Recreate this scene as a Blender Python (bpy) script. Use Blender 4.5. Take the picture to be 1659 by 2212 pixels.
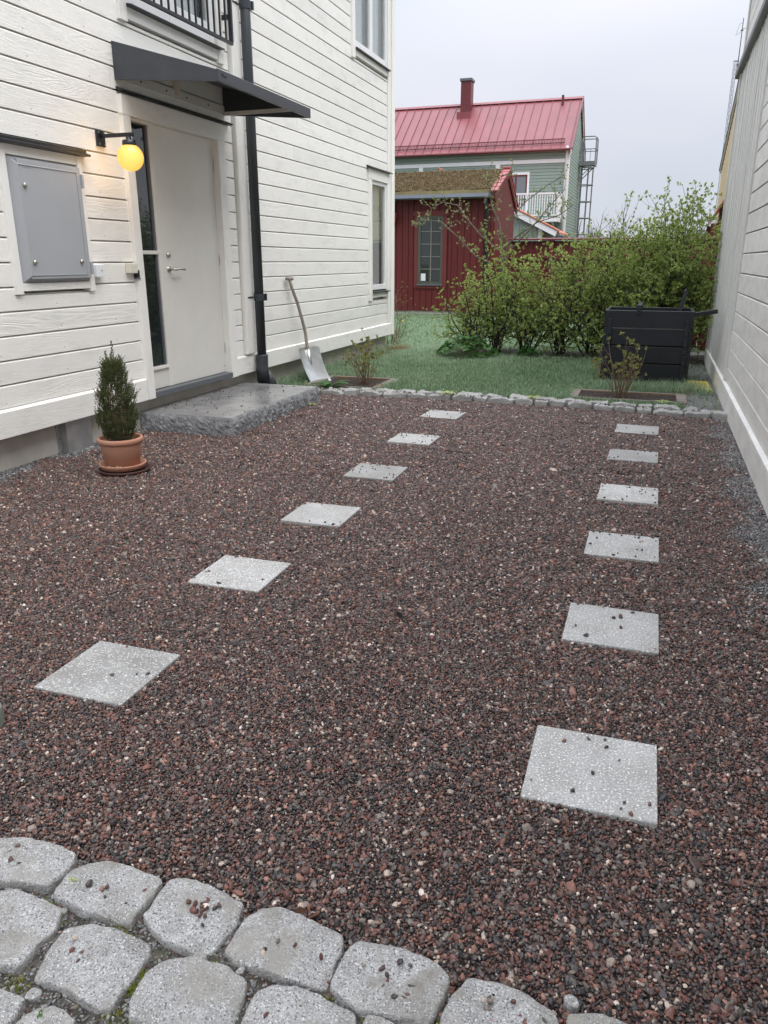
import bpy, math, random
import numpy as np
from mathutils import Vector, Matrix

for o in list(bpy.data.objects): bpy.data.objects.remove(o)
S = bpy.context.scene
COL = S.collection
R = math.radians
# ------------------------------------------------------------------ camera
CAM = Vector((0, 0, 1.38))
ROT = Matrix(((0.9459, -0.1007, 0.3083), (0.3244, 0.2937, -0.8992), (0.0, 0.9506, 0.3105)))
cd = bpy.data.cameras.new('camera'); cam = bpy.data.objects.new('camera', cd); COL.objects.link(cam)
cam.matrix_world = Matrix.Translation(CAM) @ ROT.to_4x4()
cd.sensor_fit = 'HORIZONTAL'; cd.sensor_width = 36; cd.lens = 36 * 1661 / 1659
cd.clip_start = 0.05; cd.clip_end = 2000
S.camera = cam
# ------------------------------------------------------------------ world: an overcast sky
W = bpy.data.worlds.new("World"); S.world = W; W.use_nodes = True
nt = W.node_tree; nt.nodes.clear()
def N(t, kind, **kw):
    n = t.nodes.new(kind)
    for k, v in kw.items():
        if k == 'inp':
            for a, b in v.items(): n.inputs[a].default_value = b
        else: setattr(n, k, v)
    return n
SUN_EL, SUN_AZ = R(60), R(118)          # azimuth clockwise from +Y
ZEN, HOR = 3.05, 0.59
out = N(nt, 'ShaderNodeOutputWorld'); bg = N(nt, 'ShaderNodeBackground'); bg2 = N(nt, 'ShaderNodeBackground'); mx = N(nt, 'ShaderNodeMixShader')
sky = N(nt, 'ShaderNodeTexSky', sky_type='NISHITA', sun_disc=False, sun_elevation=SUN_EL, sun_rotation=SUN_AZ)
bg2.inputs[1].default_value = 0.1
nt.links.new(sky.outputs[0], bg2.inputs[0])
tc = N(nt, 'ShaderNodeTexCoord'); sp = N(nt, 'ShaderNodeSeparateXYZ'); nt.links.new(tc.outputs['Generated'], sp.inputs[0])
mr = N(nt, 'ShaderNodeMapRange', inp={1: 0.0, 2: 1.0, 3: HOR, 4: ZEN}); 
cl_ = N(nt, 'ShaderNodeMath', operation='MAXIMUM', inp={1: 0.0}); nt.links.new(sp.outputs[2], cl_.inputs[0])
pw = N(nt, 'ShaderNodeMath', operation='POWER', inp={1: 2.0}); nt.links.new(cl_.outputs[0], pw.inputs[0]); nt.links.new(pw.outputs[0], mr.inputs[0])
noi = N(nt, 'ShaderNodeTexNoise', inp={'Scale': 2.2, 'Detail': 3.0, 'Roughness': 0.45})
mp = N(nt, 'ShaderNodeMapping'); mp.inputs['Scale'].default_value = (1, 1, 2.6); nt.links.new(tc.outputs['Generated'], mp.inputs[0]); nt.links.new(mp.outputs[0], noi.inputs['Vector'])
mr2 = N(nt, 'ShaderNodeMapRange', inp={1: 0.3, 2: 0.7, 3: 0.93, 4: 1.07}); nt.links.new(noi.outputs[0], mr2.inputs[0])
mul = N(nt, 'ShaderNodeMath', operation='MULTIPLY'); nt.links.new(mr.outputs[0], mul.inputs[0]); nt.links.new(mr2.outputs[0], mul.inputs[1])
cr = N(nt, 'ShaderNodeValToRGB'); nt.links.new(noi.outputs[0], cr.inputs[0])
cr.color_ramp.elements[0].position = .35; cr.color_ramp.elements[0].color = (.93, 1.0, 1.12, 1)
cr.color_ramp.elements[1].position = .65; cr.color_ramp.elements[1].color = (.99, 1.0, 1.10, 1)
nt.links.new(cr.outputs[0], bg.inputs[0]); nt.links.new(mul.outputs[0], bg.inputs[1])
mx.inputs[0].default_value = 0.05
nt.links.new(bg.outputs[0], mx.inputs[1]); nt.links.new(bg2.outputs[0], mx.inputs[2]); nt.links.new(mx.outputs[0], out.inputs[0])
sd = bpy.data.lights.new('sun', 'SUN'); sun = bpy.data.objects.new('sun', sd); COL.objects.link(sun)
sd.energy = 1.5; sd.angle = R(50); sd.color = (1.0, .97, .92)
sv = Vector((math.sin(SUN_AZ) * math.cos(SUN_EL), math.cos(SUN_AZ) * math.cos(SUN_EL), math.sin(SUN_EL)))
sun.rotation_euler = sv.to_track_quat('Z', 'Y').to_euler()
S.view_settings.view_transform = 'Standard'; S.view_settings.look = 'None'; S.view_settings.gamma = 1
S.view_settings.exposure = 0.31; S.view_settings.use_curve_mapping = False
S.render.engine = 'CYCLES'

# ------------------------------------------------------------------ materials
MATS = {}
def mat(name, col, rough=0.6, metal=0.0, var=0.0, vscale=3.0, bump=0.0, bscale=60.0, bdist=0.003, spec=0.5, stretch=(1, 1, 1), rnd=0.0, detail=5.0, col2=None, speck=None, trans=0.0):
    m = bpy.data.materials.new(name); m.use_nodes = True; t = m.node_tree
    b = t.nodes['Principled BSDF']; L = t.links.new
    b.inputs['Roughness'].default_value = rough; b.inputs['Metallic'].default_value = metal
    b.inputs['Specular IOR Level'].default_value = spec
    co = N(t, 'ShaderNodeTexCoord'); oi = N(t, 'ShaderNodeObjectInfo')
    ad = N(t, 'ShaderNodeVectorMath', operation='MULTIPLY_ADD'); L(oi.outputs['Random'], ad.inputs[0]); ad.inputs[1].default_value = (37, 41, 43) ; L(co.outputs['Object'], ad.inputs[2])
    ma = N(t, 'ShaderNodeMapping'); ma.inputs['Scale'].default_value = stretch; L(ad.outputs[0], ma.inputs[0])
    n1 = N(t, 'ShaderNodeTexNoise', inp={'Scale': vscale, 'Detail': detail, 'Roughness': .6}); L(ma.outputs[0], n1.inputs['Vector'])
    mixc = N(t, 'ShaderNodeMix', data_type='RGBA')
    c = np.array(col[:3]); c2 = np.array(col2[:3]) if col2 else c * (1 - var)
    mixc.inputs[6].default_value = (*c2, 1); mixc.inputs[7].default_value = (*np.minimum(1, c * (1 + (var * .4 if not col2 else 0))), 1)
    mrr = N(t, 'ShaderNodeMapRange', inp={1: .34, 2: .66}); L(n1.outputs[0], mrr.inputs[0]); L(mrr.outputs[0], mixc.inputs[0])
    last = mixc.outputs[2]
    if speck:                                   # (scale, colour, amount)
        for (sc_, cc, lo, hi) in speck:
            v = N(t, 'ShaderNodeTexNoise', inp={'Scale': sc_, 'Detail': 2.0 if sc_ > 40 else 9.0, 'Roughness': .7}); L(ad.outputs[0], v.inputs['Vector'])
            r_ = N(t, 'ShaderNodeMapRange', inp={1: lo, 2: hi}); L(v.outputs[0], r_.inputs[0])
            m2 = N(t, 'ShaderNodeMix', data_type='RGBA'); L(r_.outputs[0], m2.inputs[0]); L(last, m2.inputs[6]); m2.inputs[7].default_value = (*cc, 1); last = m2.outputs[2]
    if rnd:
        hs = N(t, 'ShaderNodeHueSaturation'); mr3 = N(t, 'ShaderNodeMapRange', inp={3: 1 - rnd, 4: 1 + rnd}); L(oi.outputs['Random'], mr3.inputs[0]); L(mr3.outputs[0], hs.inputs['Value']); L(last, hs.inputs['Color']); last = hs.outputs[0]
    L(last, b.inputs['Base Color'])
    if bump:
        n2 = N(t, 'ShaderNodeTexNoise', inp={'Scale': bscale, 'Detail': 4.0, 'Roughness': .65}); L(ma.outputs[0], n2.inputs['Vector'])
        bp = N(t, 'ShaderNodeBump', inp={'Strength': bump, 'Distance': bdist}); L(n2.outputs[0], bp.inputs['Height']); L(bp.outputs[0], b.inputs['Normal'])
    MATS[name] = m
    return m
def woodpaint(name, col, grey, along=1, amount=.35, bs=.7, rough=.55, lo=.5, hi=.75):
    """painted sawn timber: raised grain running along the board, weather streaks"""
    m = bpy.data.materials.new(name); m.use_nodes = True; t = m.node_tree; L = t.links.new; b = t.nodes['Principled BSDF']
    b.inputs['Roughness'].default_value = rough; b.inputs['Specular IOR Level'].default_value = .3
    co = N(t, 'ShaderNodeTexCoord'); oi = N(t, 'ShaderNodeObjectInfo')
    ad = N(t, 'ShaderNodeVectorMath', operation='MULTIPLY_ADD'); L(oi.outputs['Random'], ad.inputs[0]); ad.inputs[1].default_value = (37, 41, 43); L(co.outputs['Object'], ad.inputs[2])
    s = [1, 1, 1]; s[along] = .11
    ma = N(t, 'ShaderNodeMapping'); ma.inputs['Scale'].default_value = s; L(ad.outputs[0], ma.inputs[0])
    n0 = N(t, 'ShaderNodeTexNoise', inp={'Scale': 7.0, 'Detail': 1.5, 'Roughness': .5, 'Distortion': .6}); L(ma.outputs[0], n0.inputs['Vector'])
    mu = N(t, 'ShaderNodeMath', operation='MULTIPLY', inp={1: 120.0}); L(n0.outputs[0], mu.inputs[0])
    si = N(t, 'ShaderNodeMath', operation='SINE'); L(mu.outputs[0], si.inputs[0])
    n1 = N(t, 'ShaderNodeTexNoise', inp={'Scale': 4.0, 'Detail': 3.0}); L(ma.outputs[0], n1.inputs['Vector'])
    r1 = N(t, 'ShaderNodeMapRange', inp={1: .42, 2: .62}); L(n1.outputs[0], r1.inputs[0])
    m1 = N(t, 'ShaderNodeMath', operation='MULTIPLY'); L(si.outputs[0], m1.inputs[0]); L(r1.outputs[0], m1.inputs[1])
    s2 = [1, 1, 1]; s2[along] = .03
    mb = N(t, 'ShaderNodeMapping'); mb.inputs['Scale'].default_value = s2; L(ad.outputs[0], mb.inputs[0])
    n2 = N(t, 'ShaderNodeTexNoise', inp={'Scale': 260.0, 'Detail': 3.0, 'Roughness': .7}); L(mb.outputs[0], n2.inputs['Vector'])
    a1 = N(t, 'ShaderNodeMath', operation='MULTIPLY_ADD', inp={1: .22}); L(m1.outputs[0], a1.inputs[0]); L(n2.outputs[0], a1.inputs[2])
    bp = N(t, 'ShaderNodeBump', inp={'Strength': bs, 'Distance': .0035}); L(a1.outputs[0], bp.inputs['Height']); L(bp.outputs[0], b.inputs['Normal'])
    s3 = [1, 1, 1]; s3[along] = .35
    mc = N(t, 'ShaderNodeMapping'); mc.inputs['Scale'].default_value = s3; L(ad.outputs[0], mc.inputs[0])
    n3 = N(t, 'ShaderNodeTexNoise', inp={'Scale': 9.0, 'Detail': 6.0, 'Roughness': .65}); L(mc.outputs[0], n3.inputs['Vector'])
    r3 = N(t, 'ShaderNodeMapRange', inp={1: lo, 2: hi, 3: 0, 4: amount}); L(n3.outputs[0], r3.inputs[0])
    mixc = N(t, 'ShaderNodeMix', data_type='RGBA'); L(r3.outputs[0], mixc.inputs[0]); mixc.inputs[6].default_value = (*col, 1); mixc.inputs[7].default_value = (*grey, 1)
    hs = N(t, 'ShaderNodeHueSaturation'); mr3 = N(t, 'ShaderNodeMapRange', inp={3: .96, 4: 1.03}); L(oi.outputs['Random'], mr3.inputs[0]); L(mr3.outputs[0], hs.inputs['Value']); L(mixc.outputs[2], hs.inputs['Color'])
    L(hs.outputs[0], b.inputs['Base Color'])
    MATS[name] = m
    return m

WHITE = woodpaint('white_painted_wood', (.87, .85, .795), (.64, .63, .60), 1, .5)
WHITEZ = woodpaint('white_painted_wood_upright', (.87, .85, .795), (.64, .63, .60), 2, .5)
GREYW = woodpaint('grey_white_wood', (.80, .785, .74), (.56, .55, .53), 1, .6, lo=.42, hi=.7)
GREYZ = woodpaint('grey_white_wood_upright', (.74, .73, .69), (.54, .535, .52), 2, .6, bs=.9, lo=.42, hi=.7)
REDW = woodpaint('red_painted_wood', (.125, .020, .019), (.085, .014, .014), 2, .6, .5, lo=.4, hi=.7)
GREENW = woodpaint('green_painted_wood', (.265, .335, .295), (.22, .285, .25), 0, .5, .3)
GREENY = woodpaint('green_painted_wood_gable', (.265, .335, .295), (.24, .32, .28), 1, .5, .3)
YELW = woodpaint('yellow_painted_wood', (.60, .47, .25), (.5, .39, .2), 1, .5, .3)
SMOOTHW = mat('smooth_white_paint', (.80, .79, .755), .35, var=.04, vscale=6)
SASHW = mat('white_sash_paint', (.80, .80, .79), .35, var=.03)
DOORM = mat('door_paint', (.72, .695, .64), .42, var=.05, vscale=2.5, bump=.05, bscale=40)
FARWHITE = mat('far_white_paint', (.78, .79, .80), .5, var=.05)
DARK = mat('anthracite_sheet', (.050, .056, .066), .38, metal=.0, var=.18, vscale=4, spec=.5)
DARKP = mat('anthracite_pipe', (.040, .046, .053), .35, var=.15, vscale=5, spec=.5)
BLACKM = mat('black_metal', (.012, .013, .016), .35, var=.1)
GREYBOX = mat('grey_cabinet_paint', (.375, .385, .40), .38, var=.04, vscale=3, spec=.4)
GREYTRIM = mat('dark_grey_trim', (.115, .125, .135), .45, var=.12)
CONC = mat('foundation_concrete', (.54, .505, .45), .9, var=.0, col2=(.36, .335, .30), vscale=2.3, bump=.5, bscale=35, bdist=.006, detail=8)
GRAN = mat('granite', (.42, .415, .40), .8, var=.0, col2=(.27, .26, .24), vscale=11, bump=1.0, bscale=70, bdist=.007, speck=[(205, (.11, .115, .13), .53, .63), (240, (.70, .70, .69), .56, .66), (7, (.24, .225, .195), .54, .66), (9, (.30, .285, .25), .50, .66), (60, (.30, .29, .27), .60, .70)])
SLAB = mat('slab_granite', (.40, .395, .372), .6, var=.0, col2=(.27, .258, .228), vscale=5, bump=.35, bscale=150, bdist=.002, rnd=.16, speck=[(120, (.25, .255, .27), .52, .64), (150, (.82, .82, .81), .55, .68)])
STEPT = mat('step_granite', (.33, .325, .315), .24, var=.0, col2=(.18, .178, .172), vscale=3.2, bump=.15, bscale=160, bdist=.001, speck=[(300, (.08, .08, .09), .58, .68), (350, (.5, .5, .5), .62, .72)])
STEPS = mat('step_rough_side', (.34, .345, .35), .75, var=.0, col2=(.14, .145, .15), vscale=14, bump=.8, bscale=55, bdist=.007, speck=[(260, (.4, .4, .4), .60, .72)])
TERRA = mat('terracotta', (.46, .215, .135), .8, var=.0, col2=(.42, .23, .155), vscale=7, bump=.2, bscale=60)
TERRAW = mat('limescale', (.55, .46, .38), .9, var=.25, vscale=20)
TERRAD = mat('dark_saucer', (.075, .03, .025), .7, var=.3)
SOIL = mat('soil', (.05, .032, .022), .95, var=.0, col2=(.018, .012, .010), vscale=18, bump=1.0, bscale=50, bdist=.02, speck=[(120, (.22, .18, .14), .66, .72)])
TIMBER = mat('weathered_timber', (.25, .215, .18), .85, var=.0, col2=(.14, .12, .10), vscale=6, stretch=(.3, 3, 3), bump=.4, bscale=50)
TIMBERO = mat('orange_timber', (.33, .17, .07), .8, col2=(.2, .11, .05), vscale=6)
PLAST = mat('black_plastic', (.013, .015, .020), .38, var=.25, vscale=4, bump=.15, bscale=30, spec=.45)
STEEL = mat('brushed_steel', (.58, .58, .57), .30, metal=.9, var=.15, vscale=10)
ALU = mat('aluminium_sheet', (.55, .55, .54), .42, metal=.75, var=.0, col2=(.38, .38, .38), vscale=5)
GALV = mat('galvanised_steel', (.22, .235, .245), .5, metal=.5, var=.2)
HANDLEW = mat('worn_ash_wood', (.33, .29, .24), .75, var=.0, col2=(.21, .18, .15), vscale=8, stretch=(3, 3, .4))
REDROOF = mat('red_roof_sheet', (.235, .060, .066), .38, var=.0, col2=(.185, .045, .050), vscale=.8, spec=.45, rnd=.05)
REDSEAM = mat('red_seam_shaded', (.17, .045, .05), .4, var=.1)  # roof red darkened, so the shade at the seams is in the colour
OLIVEL = mat('light_olive_bar', (.17, .18, .14), .5, var=.1)
REDDARK = mat('dark_red_sheet', (.13, .02, .022), .45, var=.15)
REDTRIM = mat('red_wood_trim', (.145, .021, .020), .6, var=.12)
TILE = mat('clay_tile', (.46, .15, .085), .7, var=.25, vscale=9)
PINKT = mat('pink_red_tile', (.34, .085, .088), .5, var=.2, vscale=5)
OLIVE = mat('olive_window_paint', (.075, .082, .06), .5, var=.15)
MOSSR = mat('sedum_roof', (.14, .11, .055), .95, var=.0, col2=(.07, .045, .028), vscale=7, bump=1.0, bscale=22, bdist=.05, speck=[(30, (.10, .12, .035), .55, .68), (24, (.19, .055, .04), .58, .7)])
MOSSE = mat('mossy_batten', (.24, .20, .09), .85, var=.3)
GUTTER = mat('grey_gutter', (.15, .165, .20), .4, var=.1)
BARK = mat('dark_bark', (.050, .040, .033), .9, var=.4, vscale=15)
BARKL = mat('lichen_bark', (.20, .18, .14), .9, var=.0, col2=(.09, .08, .065), vscale=20, bump=.4, bscale=60)
TWIG = mat('brown_twig', (.20, .13, .085), .85, var=.35, vscale=20)
PAPER = mat('paper', (.75, .76, .76), .7)
YLID = mat('yellow_lid_paint', (.62, .50, .05), .4, var=.15, vscale=8)
BRASS = mat('lock_metal', (.62, .60, .54), .25, metal=1)
CREAM = mat('cream_plastic', (.70, .67, .56), .4)
WPLAST = mat('white_plastic', (.78, .79, .80), .35)
INK = mat('ink', (.05, .05, .05), .7)
FARTREE = mat('bare_branch', (.13, .115, .10), .95, var=.3)

def glass(name, tint=(.02, .025, .025), rough=.03):
    return mat(name, tint, rough, spec=.9, var=0)
GLASS = glass('dark_pane', (.018, .022, .024))
GLASSL = glass('pale_pane', (.16, .18, .19))  # opaque pane in a paler grey
CURT = mat('curtain', (.84, .86, .87), .8, var=.06)
# real see-through panes
def clearglass():
    m = bpy.data.materials.new('window_glass'); m.use_nodes = True; t = m.node_tree; t.nodes.clear(); L = t.links.new
    o = N(t, 'ShaderNodeOutputMaterial'); tr = N(t, 'ShaderNodeBsdfTransparent'); gl = N(t, 'ShaderNodeBsdfGlossy'); gl.inputs['Roughness'].default_value = .02
    fr = N(t, 'ShaderNodeFresnel', inp={0: 1.6}); ms = N(t, 'ShaderNodeMixShader'); tr.inputs[0].default_value = (.96, .98, .97, 1)
    ml = N(t, 'ShaderNodeMath', operation='MULTIPLY_ADD', inp={1: .55, 2: .0}); ml.use_clamp = True
    L(fr.outputs[0], ml.inputs[0]); L(ml.outputs[0], ms.inputs[0]); L(tr.outputs[0], ms.inputs[1]); L(gl.outputs[0], ms.inputs[2]); L(ms.outputs[0], o.inputs[0])
    MATS['window_glass'] = m; return m
PANE = clearglass()
ROOM = mat('room_shade', (.06, .06, .058), .9, var=.4, vscale=1.5)  # dimness of an unlit interior given as a dark colour

def leafmat(name, c1, c2, rough=.5, attr='tone'):
    m = bpy.data.materials.new(name); m.use_nodes = True; t = m.node_tree; L = t.links.new; b = t.nodes['Principled BSDF']
    at = N(t, 'ShaderNodeAttribute', attribute_name=attr); mixc = N(t, 'ShaderNodeMix', data_type='RGBA')
    mixc.inputs[6].default_value = (*c1, 1); mixc.inputs[7].default_value = (*c2, 1); L(at.outputs['Fac'], mixc.inputs[0]); L(mixc.outputs[2], b.inputs['Base Color'])
    b.inputs['Roughness'].default_value = rough
    tl = N(t, 'ShaderNodeBsdfTranslucent'); L(mixc.outputs[2], tl.inputs[0]); ms = N(t, 'ShaderNodeMixShader', inp={0: .42}); o = t.nodes['Material Output']
    L(b.outputs[0], ms.inputs[1]); L(tl.outputs[0], ms.inputs[2]); L(ms.outputs[0], o.inputs[0])
    return m
LEAFH = leafmat('hedge_leaf', (.20, .28, .055), (.50, .60, .18))
LEAFT = leafmat('tree_leaf', (.17, .21, .07), (.38, .42, .17))
LEAFD = leafmat('geranium_leaf', (.035, .10, .020), (.09, .21, .05))
LEAFB = leafmat('bud_leaf', (.18, .19, .05), (.36, .36, .12))
JUN = leafmat('juniper_needle', (.035, .055, .022), (.18, .20, .07), .7)
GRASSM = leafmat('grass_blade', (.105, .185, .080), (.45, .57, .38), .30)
DRYG = leafmat('dry_grass', (.25, .16, .08), (.40, .28, .14), .8)
PETALY = leafmat('yellow_petal', (.75, .65, .10), (.8, .72, .2)); PETALP = leafmat('salmon_petal', (.75, .35, .25), (.85, .6, .5))

# ------------------------------------------------------------------ geometry helpers
class G:
    def __init__(s): s.v = []; s.f = []; s.t = []
    def add(s, vs, fs):
        b = len(s.v); s.v.extend(vs); s.f.extend([tuple(i + b for i in f) for f in fs])
    def box(s, x0, x1, y0, y1, z0, z1):
        s.add([(x0, y0, z0), (x1, y0, z0), (x1, y1, z0), (x0, y1, z0), (x0, y0, z1), (x1, y0, z1), (x1, y1, z1), (x0, y1, z1)],
              [(3, 2, 1, 0), (4, 5, 6, 7), (0, 1, 5, 4), (1, 2, 6, 5), (2, 3, 7, 6), (3, 0, 4, 7)]); return s
    def prism(s, pts, vec):
        n = len(pts); v = Vector(vec)
        s.add([tuple(p) for p in pts] + [tuple(Vector(p) + v) for p in pts],
              [tuple(range(n))[::-1], tuple(range(n, 2 * n))] + [(i, (i + 1) % n, (i + 1) % n + n, i + n) for i in range(n)]); return s
    def tube(s, pts, r, n=8, cap=True):
        pts = [Vector(p) for p in pts]; k = len(pts); rs = r if isinstance(r, (list, tuple)) else [r] * k
        vs = []; up = None
        for i, p in enumerate(pts):
            d = (pts[min(i + 1, k - 1)] - pts[max(i - 1, 0)]).normalized()
            if up is None: up = d.orthogonal().normalized()
            else:
                up = (up - d * up.dot(d)); up = up.normalized() if up.length > 1e-6 else d.orthogonal().normalized()
            w = d.cross(up)
            for j in range(n):
                a = 2 * math.pi * j / n; vs.append(tuple(p + (up * math.cos(a) + w * math.sin(a)) * rs[i]))
        fs = [(i * n + j, i * n + (j + 1) % n, (i + 1) * n + (j + 1) % n, (i + 1) * n + j) for i in range(k - 1) for j in range(n)]
        if cap: fs += [tuple(range(n))[::-1], tuple(range((k - 1) * n, k * n))]
        s.add(vs, fs); return s
    def bar(s, a, b, w, h, up=(0, 0, 1)):
        a = Vector(a); b = Vector(b); d = (b - a).normalized(); u = Vector(up); sx = d.cross(u).normalized(); u = sx.cross(d).normalized()
        c = [sx * w / 2 * i + u * h / 2 * j for i, j in ((-1, -1), (1, -1), (1, 1), (-1, 1))]
        s.add([tuple(a + q) for q in c] + [tuple(b + q) for q in c], [(3, 2, 1, 0), (4, 5, 6, 7), (0, 1, 5, 4), (1, 2, 6, 5), (2, 3, 7, 6), (3, 0, 4, 7)]); return s
    def lathe(s, prof, c, n=32, jit=0):
        cx, cy, cz = c; vs = []
        for (r, z) in prof:
            for j in range(n):
                a = 2 * math.pi * j / n; vs.append((cx + r * math.cos(a), cy + r * math.sin(a), cz + z))
        k = len(prof)
        s.add(vs, [(i * n + j, i * n + (j + 1) % n, (i + 1) * n + (j + 1) % n, (i + 1) * n + j) for i in range(k - 1) for j in range(n)] + [tuple(range(n))[::-1], tuple(range((k - 1) * n, k * n))]); return s
    def sphere(s, c, r, n=16, m=10, sz=1.0):
        prof = [(max(1e-4, r * math.sin(math.pi * i / m)), -r * sz * math.cos(math.pi * i / m)) for i in range(m + 1)]
        return s.lathe(prof, c, n)

def link(o, parent=None):
    COL.objects.link(o)
    if parent is not None:
        o.parent = parent; o.matrix_parent_inverse = parent.matrix_basis.inverted()
    return o
def tag(o, label=None, cat=None, group=None, kind=None):
    if label: o['label'] = label
    if cat: o['category'] = cat
    if group: o['group'] = group
    if kind: o['kind'] = kind
    return o
def obj(name, g, m, parent=None, smooth=False, bevel=0, label=None, cat=None, group=None, kind=None, at=None):
    me = bpy.data.meshes.new(name)
    me.from_pydata(g.v, [], g.f); me.materials.append(m)
    if smooth: me.polygons.foreach_set('use_smooth', [True] * len(me.polygons))
    if g.t:
        a = me.attributes.new('tone', 'FLOAT', 'FACE'); a.data.foreach_set('value', np.array(g.t, dtype=np.float32))
    me.update()
    o = bpy.data.objects.new(name, me)
    if at: o.location = at
    if bevel:
        b = o.modifiers.new('bevel', 'BEVEL'); b.width = bevel; b.segments = 2; b.limit_method = 'ANGLE'; b.angle_limit = R(40)
    link(o, parent); return tag(o, label, cat, group, kind)
def npmesh(name, V, F, m, parent=None, tone=None, smooth=False, **kw):
    me = bpy.data.meshes.new(name); V = np.asarray(V, dtype=np.float32); F = np.asarray(F, dtype=np.int32); nf, k = F.shape
    me.vertices.add(len(V)); me.vertices.foreach_set('co', V.ravel())
    me.loops.add(nf * k); me.loops.foreach_set('vertex_index', F.ravel())
    me.polygons.add(nf); me.polygons.foreach_set('loop_start', np.arange(nf, dtype=np.int32) * k)
    if smooth: me.polygons.foreach_set('use_smooth', np.ones(nf, dtype=bool))
    me.materials.append(m)
    if tone is not None:
        a = me.attributes.new('tone', 'FLOAT', 'FACE'); a.data.foreach_set('value', np.asarray(tone, dtype=np.float32))
    me.update(calc_edges=True)
    o = bpy.data.objects.new(name, me); link(o, parent); return tag(o, **kw)
def thing(name, loc, label, cat, group=None, kind=None):
    o = bpy.data.objects.new(name, None); o.empty_display_size = .1; o.location = loc; COL.objects.link(o); return tag(o, label, cat, group, kind)
def B(x0, x1, y0, y1, z0, z1): return G().box(x0, x1, y0, y1, z0, z1)

def courses(u0, u1, z0, z1, pitch, openings, clip=None):
    """cells (ua,ub,za,zb) of horizontal boards around rectangular openings"""
    res = []; k = 0; z = z0
    while z < z1 - .02:
        za, zb = z, min(z + pitch, z1); segs = [(u0, u1, za, zb)]
        if clip:
            a, b = clip((za + zb) / 2); a = max(a, u0); b = min(b, u1)
            segs = [(a, b, za, zb)] if b - a > .05 else []
        for (oa, ob, oz0, oz1) in openings:
            new = []
            for (a, b, c, d) in segs:
                if oz1 <= c + .004 or oz0 >= d - .004 or ob <= a or oa >= b: new.append((a, b, c, d)); continue
                if oa > a: new.append((a, oa, c, d))
                if ob < b: new.append((ob, b, c, d))
                ia, ib = max(a, oa), min(b, ob)
                if oz0 > c + .02: new.append((ia, ib, c, oz0))
                if oz1 < d - .02: new.append((ia, ib, oz1, d))
            segs = new
        res += [s for s in segs if s[1] - s[0] > .015]
        z += pitch
    return res
MESHC = {}
def board(parent, axis, pos, sgn, ua, ub, za, zb, t, gap, m, name='board'):
    """horizontal cladding board; face normal = sgn along the other axis, plane at pos"""
    h = zb - za; key = (axis, sgn, round(ua, 3), round(ub, 3), round(h, 3), t, m.name, round(pos, 3))
    if key not in MESHC:
        g = G(); f = pos; bk = pos - sgn * t
        prof = [(bk, 0.0), (f, 0.0), (f, h - gap - .007), (f - sgn * .007, h - gap), (f - sgn * .034, h - gap), (f - sgn * .034, h), (bk, h)]
        if axis == 'y': pts = [(x, ua, z) for x, z in prof]; vec = (0, ub - ua, 0)
        else: pts = [(ua, y, z) for y, z in prof]; vec = (ub - ua, 0, 0)
        if (axis == 'y') == (sgn > 0): pts = pts[::-1]
        g.prism(pts, vec); me = bpy.data.meshes.new(name); me.from_pydata(g.v, [], g.f); me.materials.append(m)
        import bmesh
        bm = bmesh.new(); bm.from_mesh(me); bmesh.ops.recalc_face_normals(bm, faces=bm.faces); bm.to_mesh(me); bm.free()
        MESHC[key] = me
    o = bpy.data.objects.new(name, MESHC[key]); o.location = (0, 0, za); COL.objects.link(o); o.parent = parent
    o.matrix_parent_inverse = parent.matrix_basis.inverted(); return o
# ================================================================== LARGE STRUCTURE
# ---- ground sheet to the horizon
g = G(); g.add([(-300, -300, -.09), (300, -300, -.09), (300, 300, -.09), (-300, 300, -.09)], [(0, 1, 2, 3)])
FIELD = mat('field', (.07, .085, .045), .95, var=.4, vscale=.05)
obj('ground', g, FIELD, kind='structure')

def fbm(x, y, seed=0):
    r = np.random.RandomState(seed); z = np.zeros_like(x, dtype=float)
    for k in range(7):
        a = r.uniform(0, 6.28); f = .9 * 1.75 ** k; z += np.sin((x * math.cos(a) + y * math.sin(a)) * f * 2.1 + r.uniform(0, 6.28)) * np.sin((x * -math.sin(a + .6) + y * math.cos(a + .6)) * f * 1.7 + r.uniform(0, 6.28)) / (1.35 ** k)
    return z
EDGE_X = np.array([-5, -1.402, -1.207, -.967, -.733, -.492, -.26, -.021, .12, 1.5]); EDGE_Y = np.array([1.20, 1.20, 1.20, 1.19, 1.175, 1.155, 1.145, 1.14, 1.13, 1.06])
_rd = random.Random(12); DENTS = [(_rd.uniform(-3.2, -.5), _rd.uniform(3.0, 7.2), _rd.uniform(.07, .13), _rd.uniform(.006, .013)) for _ in range(26)] + [(_rd.uniform(-.9, .55), _rd.uniform(2.2, 7.2), _rd.uniform(.06, .11), _rd.uniform(.004, .010)) for _ in range(18)]
def gz(x, y):
    z = fbm(x, y, 3) * .0035
    for (a, b_, r_, d_) in DENTS: q = ((x - a) ** 2 + ((y - b_) * 1.3) ** 2) / r_ ** 2; z = z - d_ * np.exp(-q) + d_ * .55 * np.exp(-(np.sqrt(q) - 1.35) ** 2 * 5)
    z = z + .05 * np.clip((-3.80 - x) / .35, 0, 1) * np.clip((5.6 - y) / 1.0, 0, 1) * .5
    return z
def gz2(x, y):
    e = np.interp(x, EDGE_X, EDGE_Y); return gz(x, y) - .05 * np.clip((e - y) / .05, 0, 1)
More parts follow.
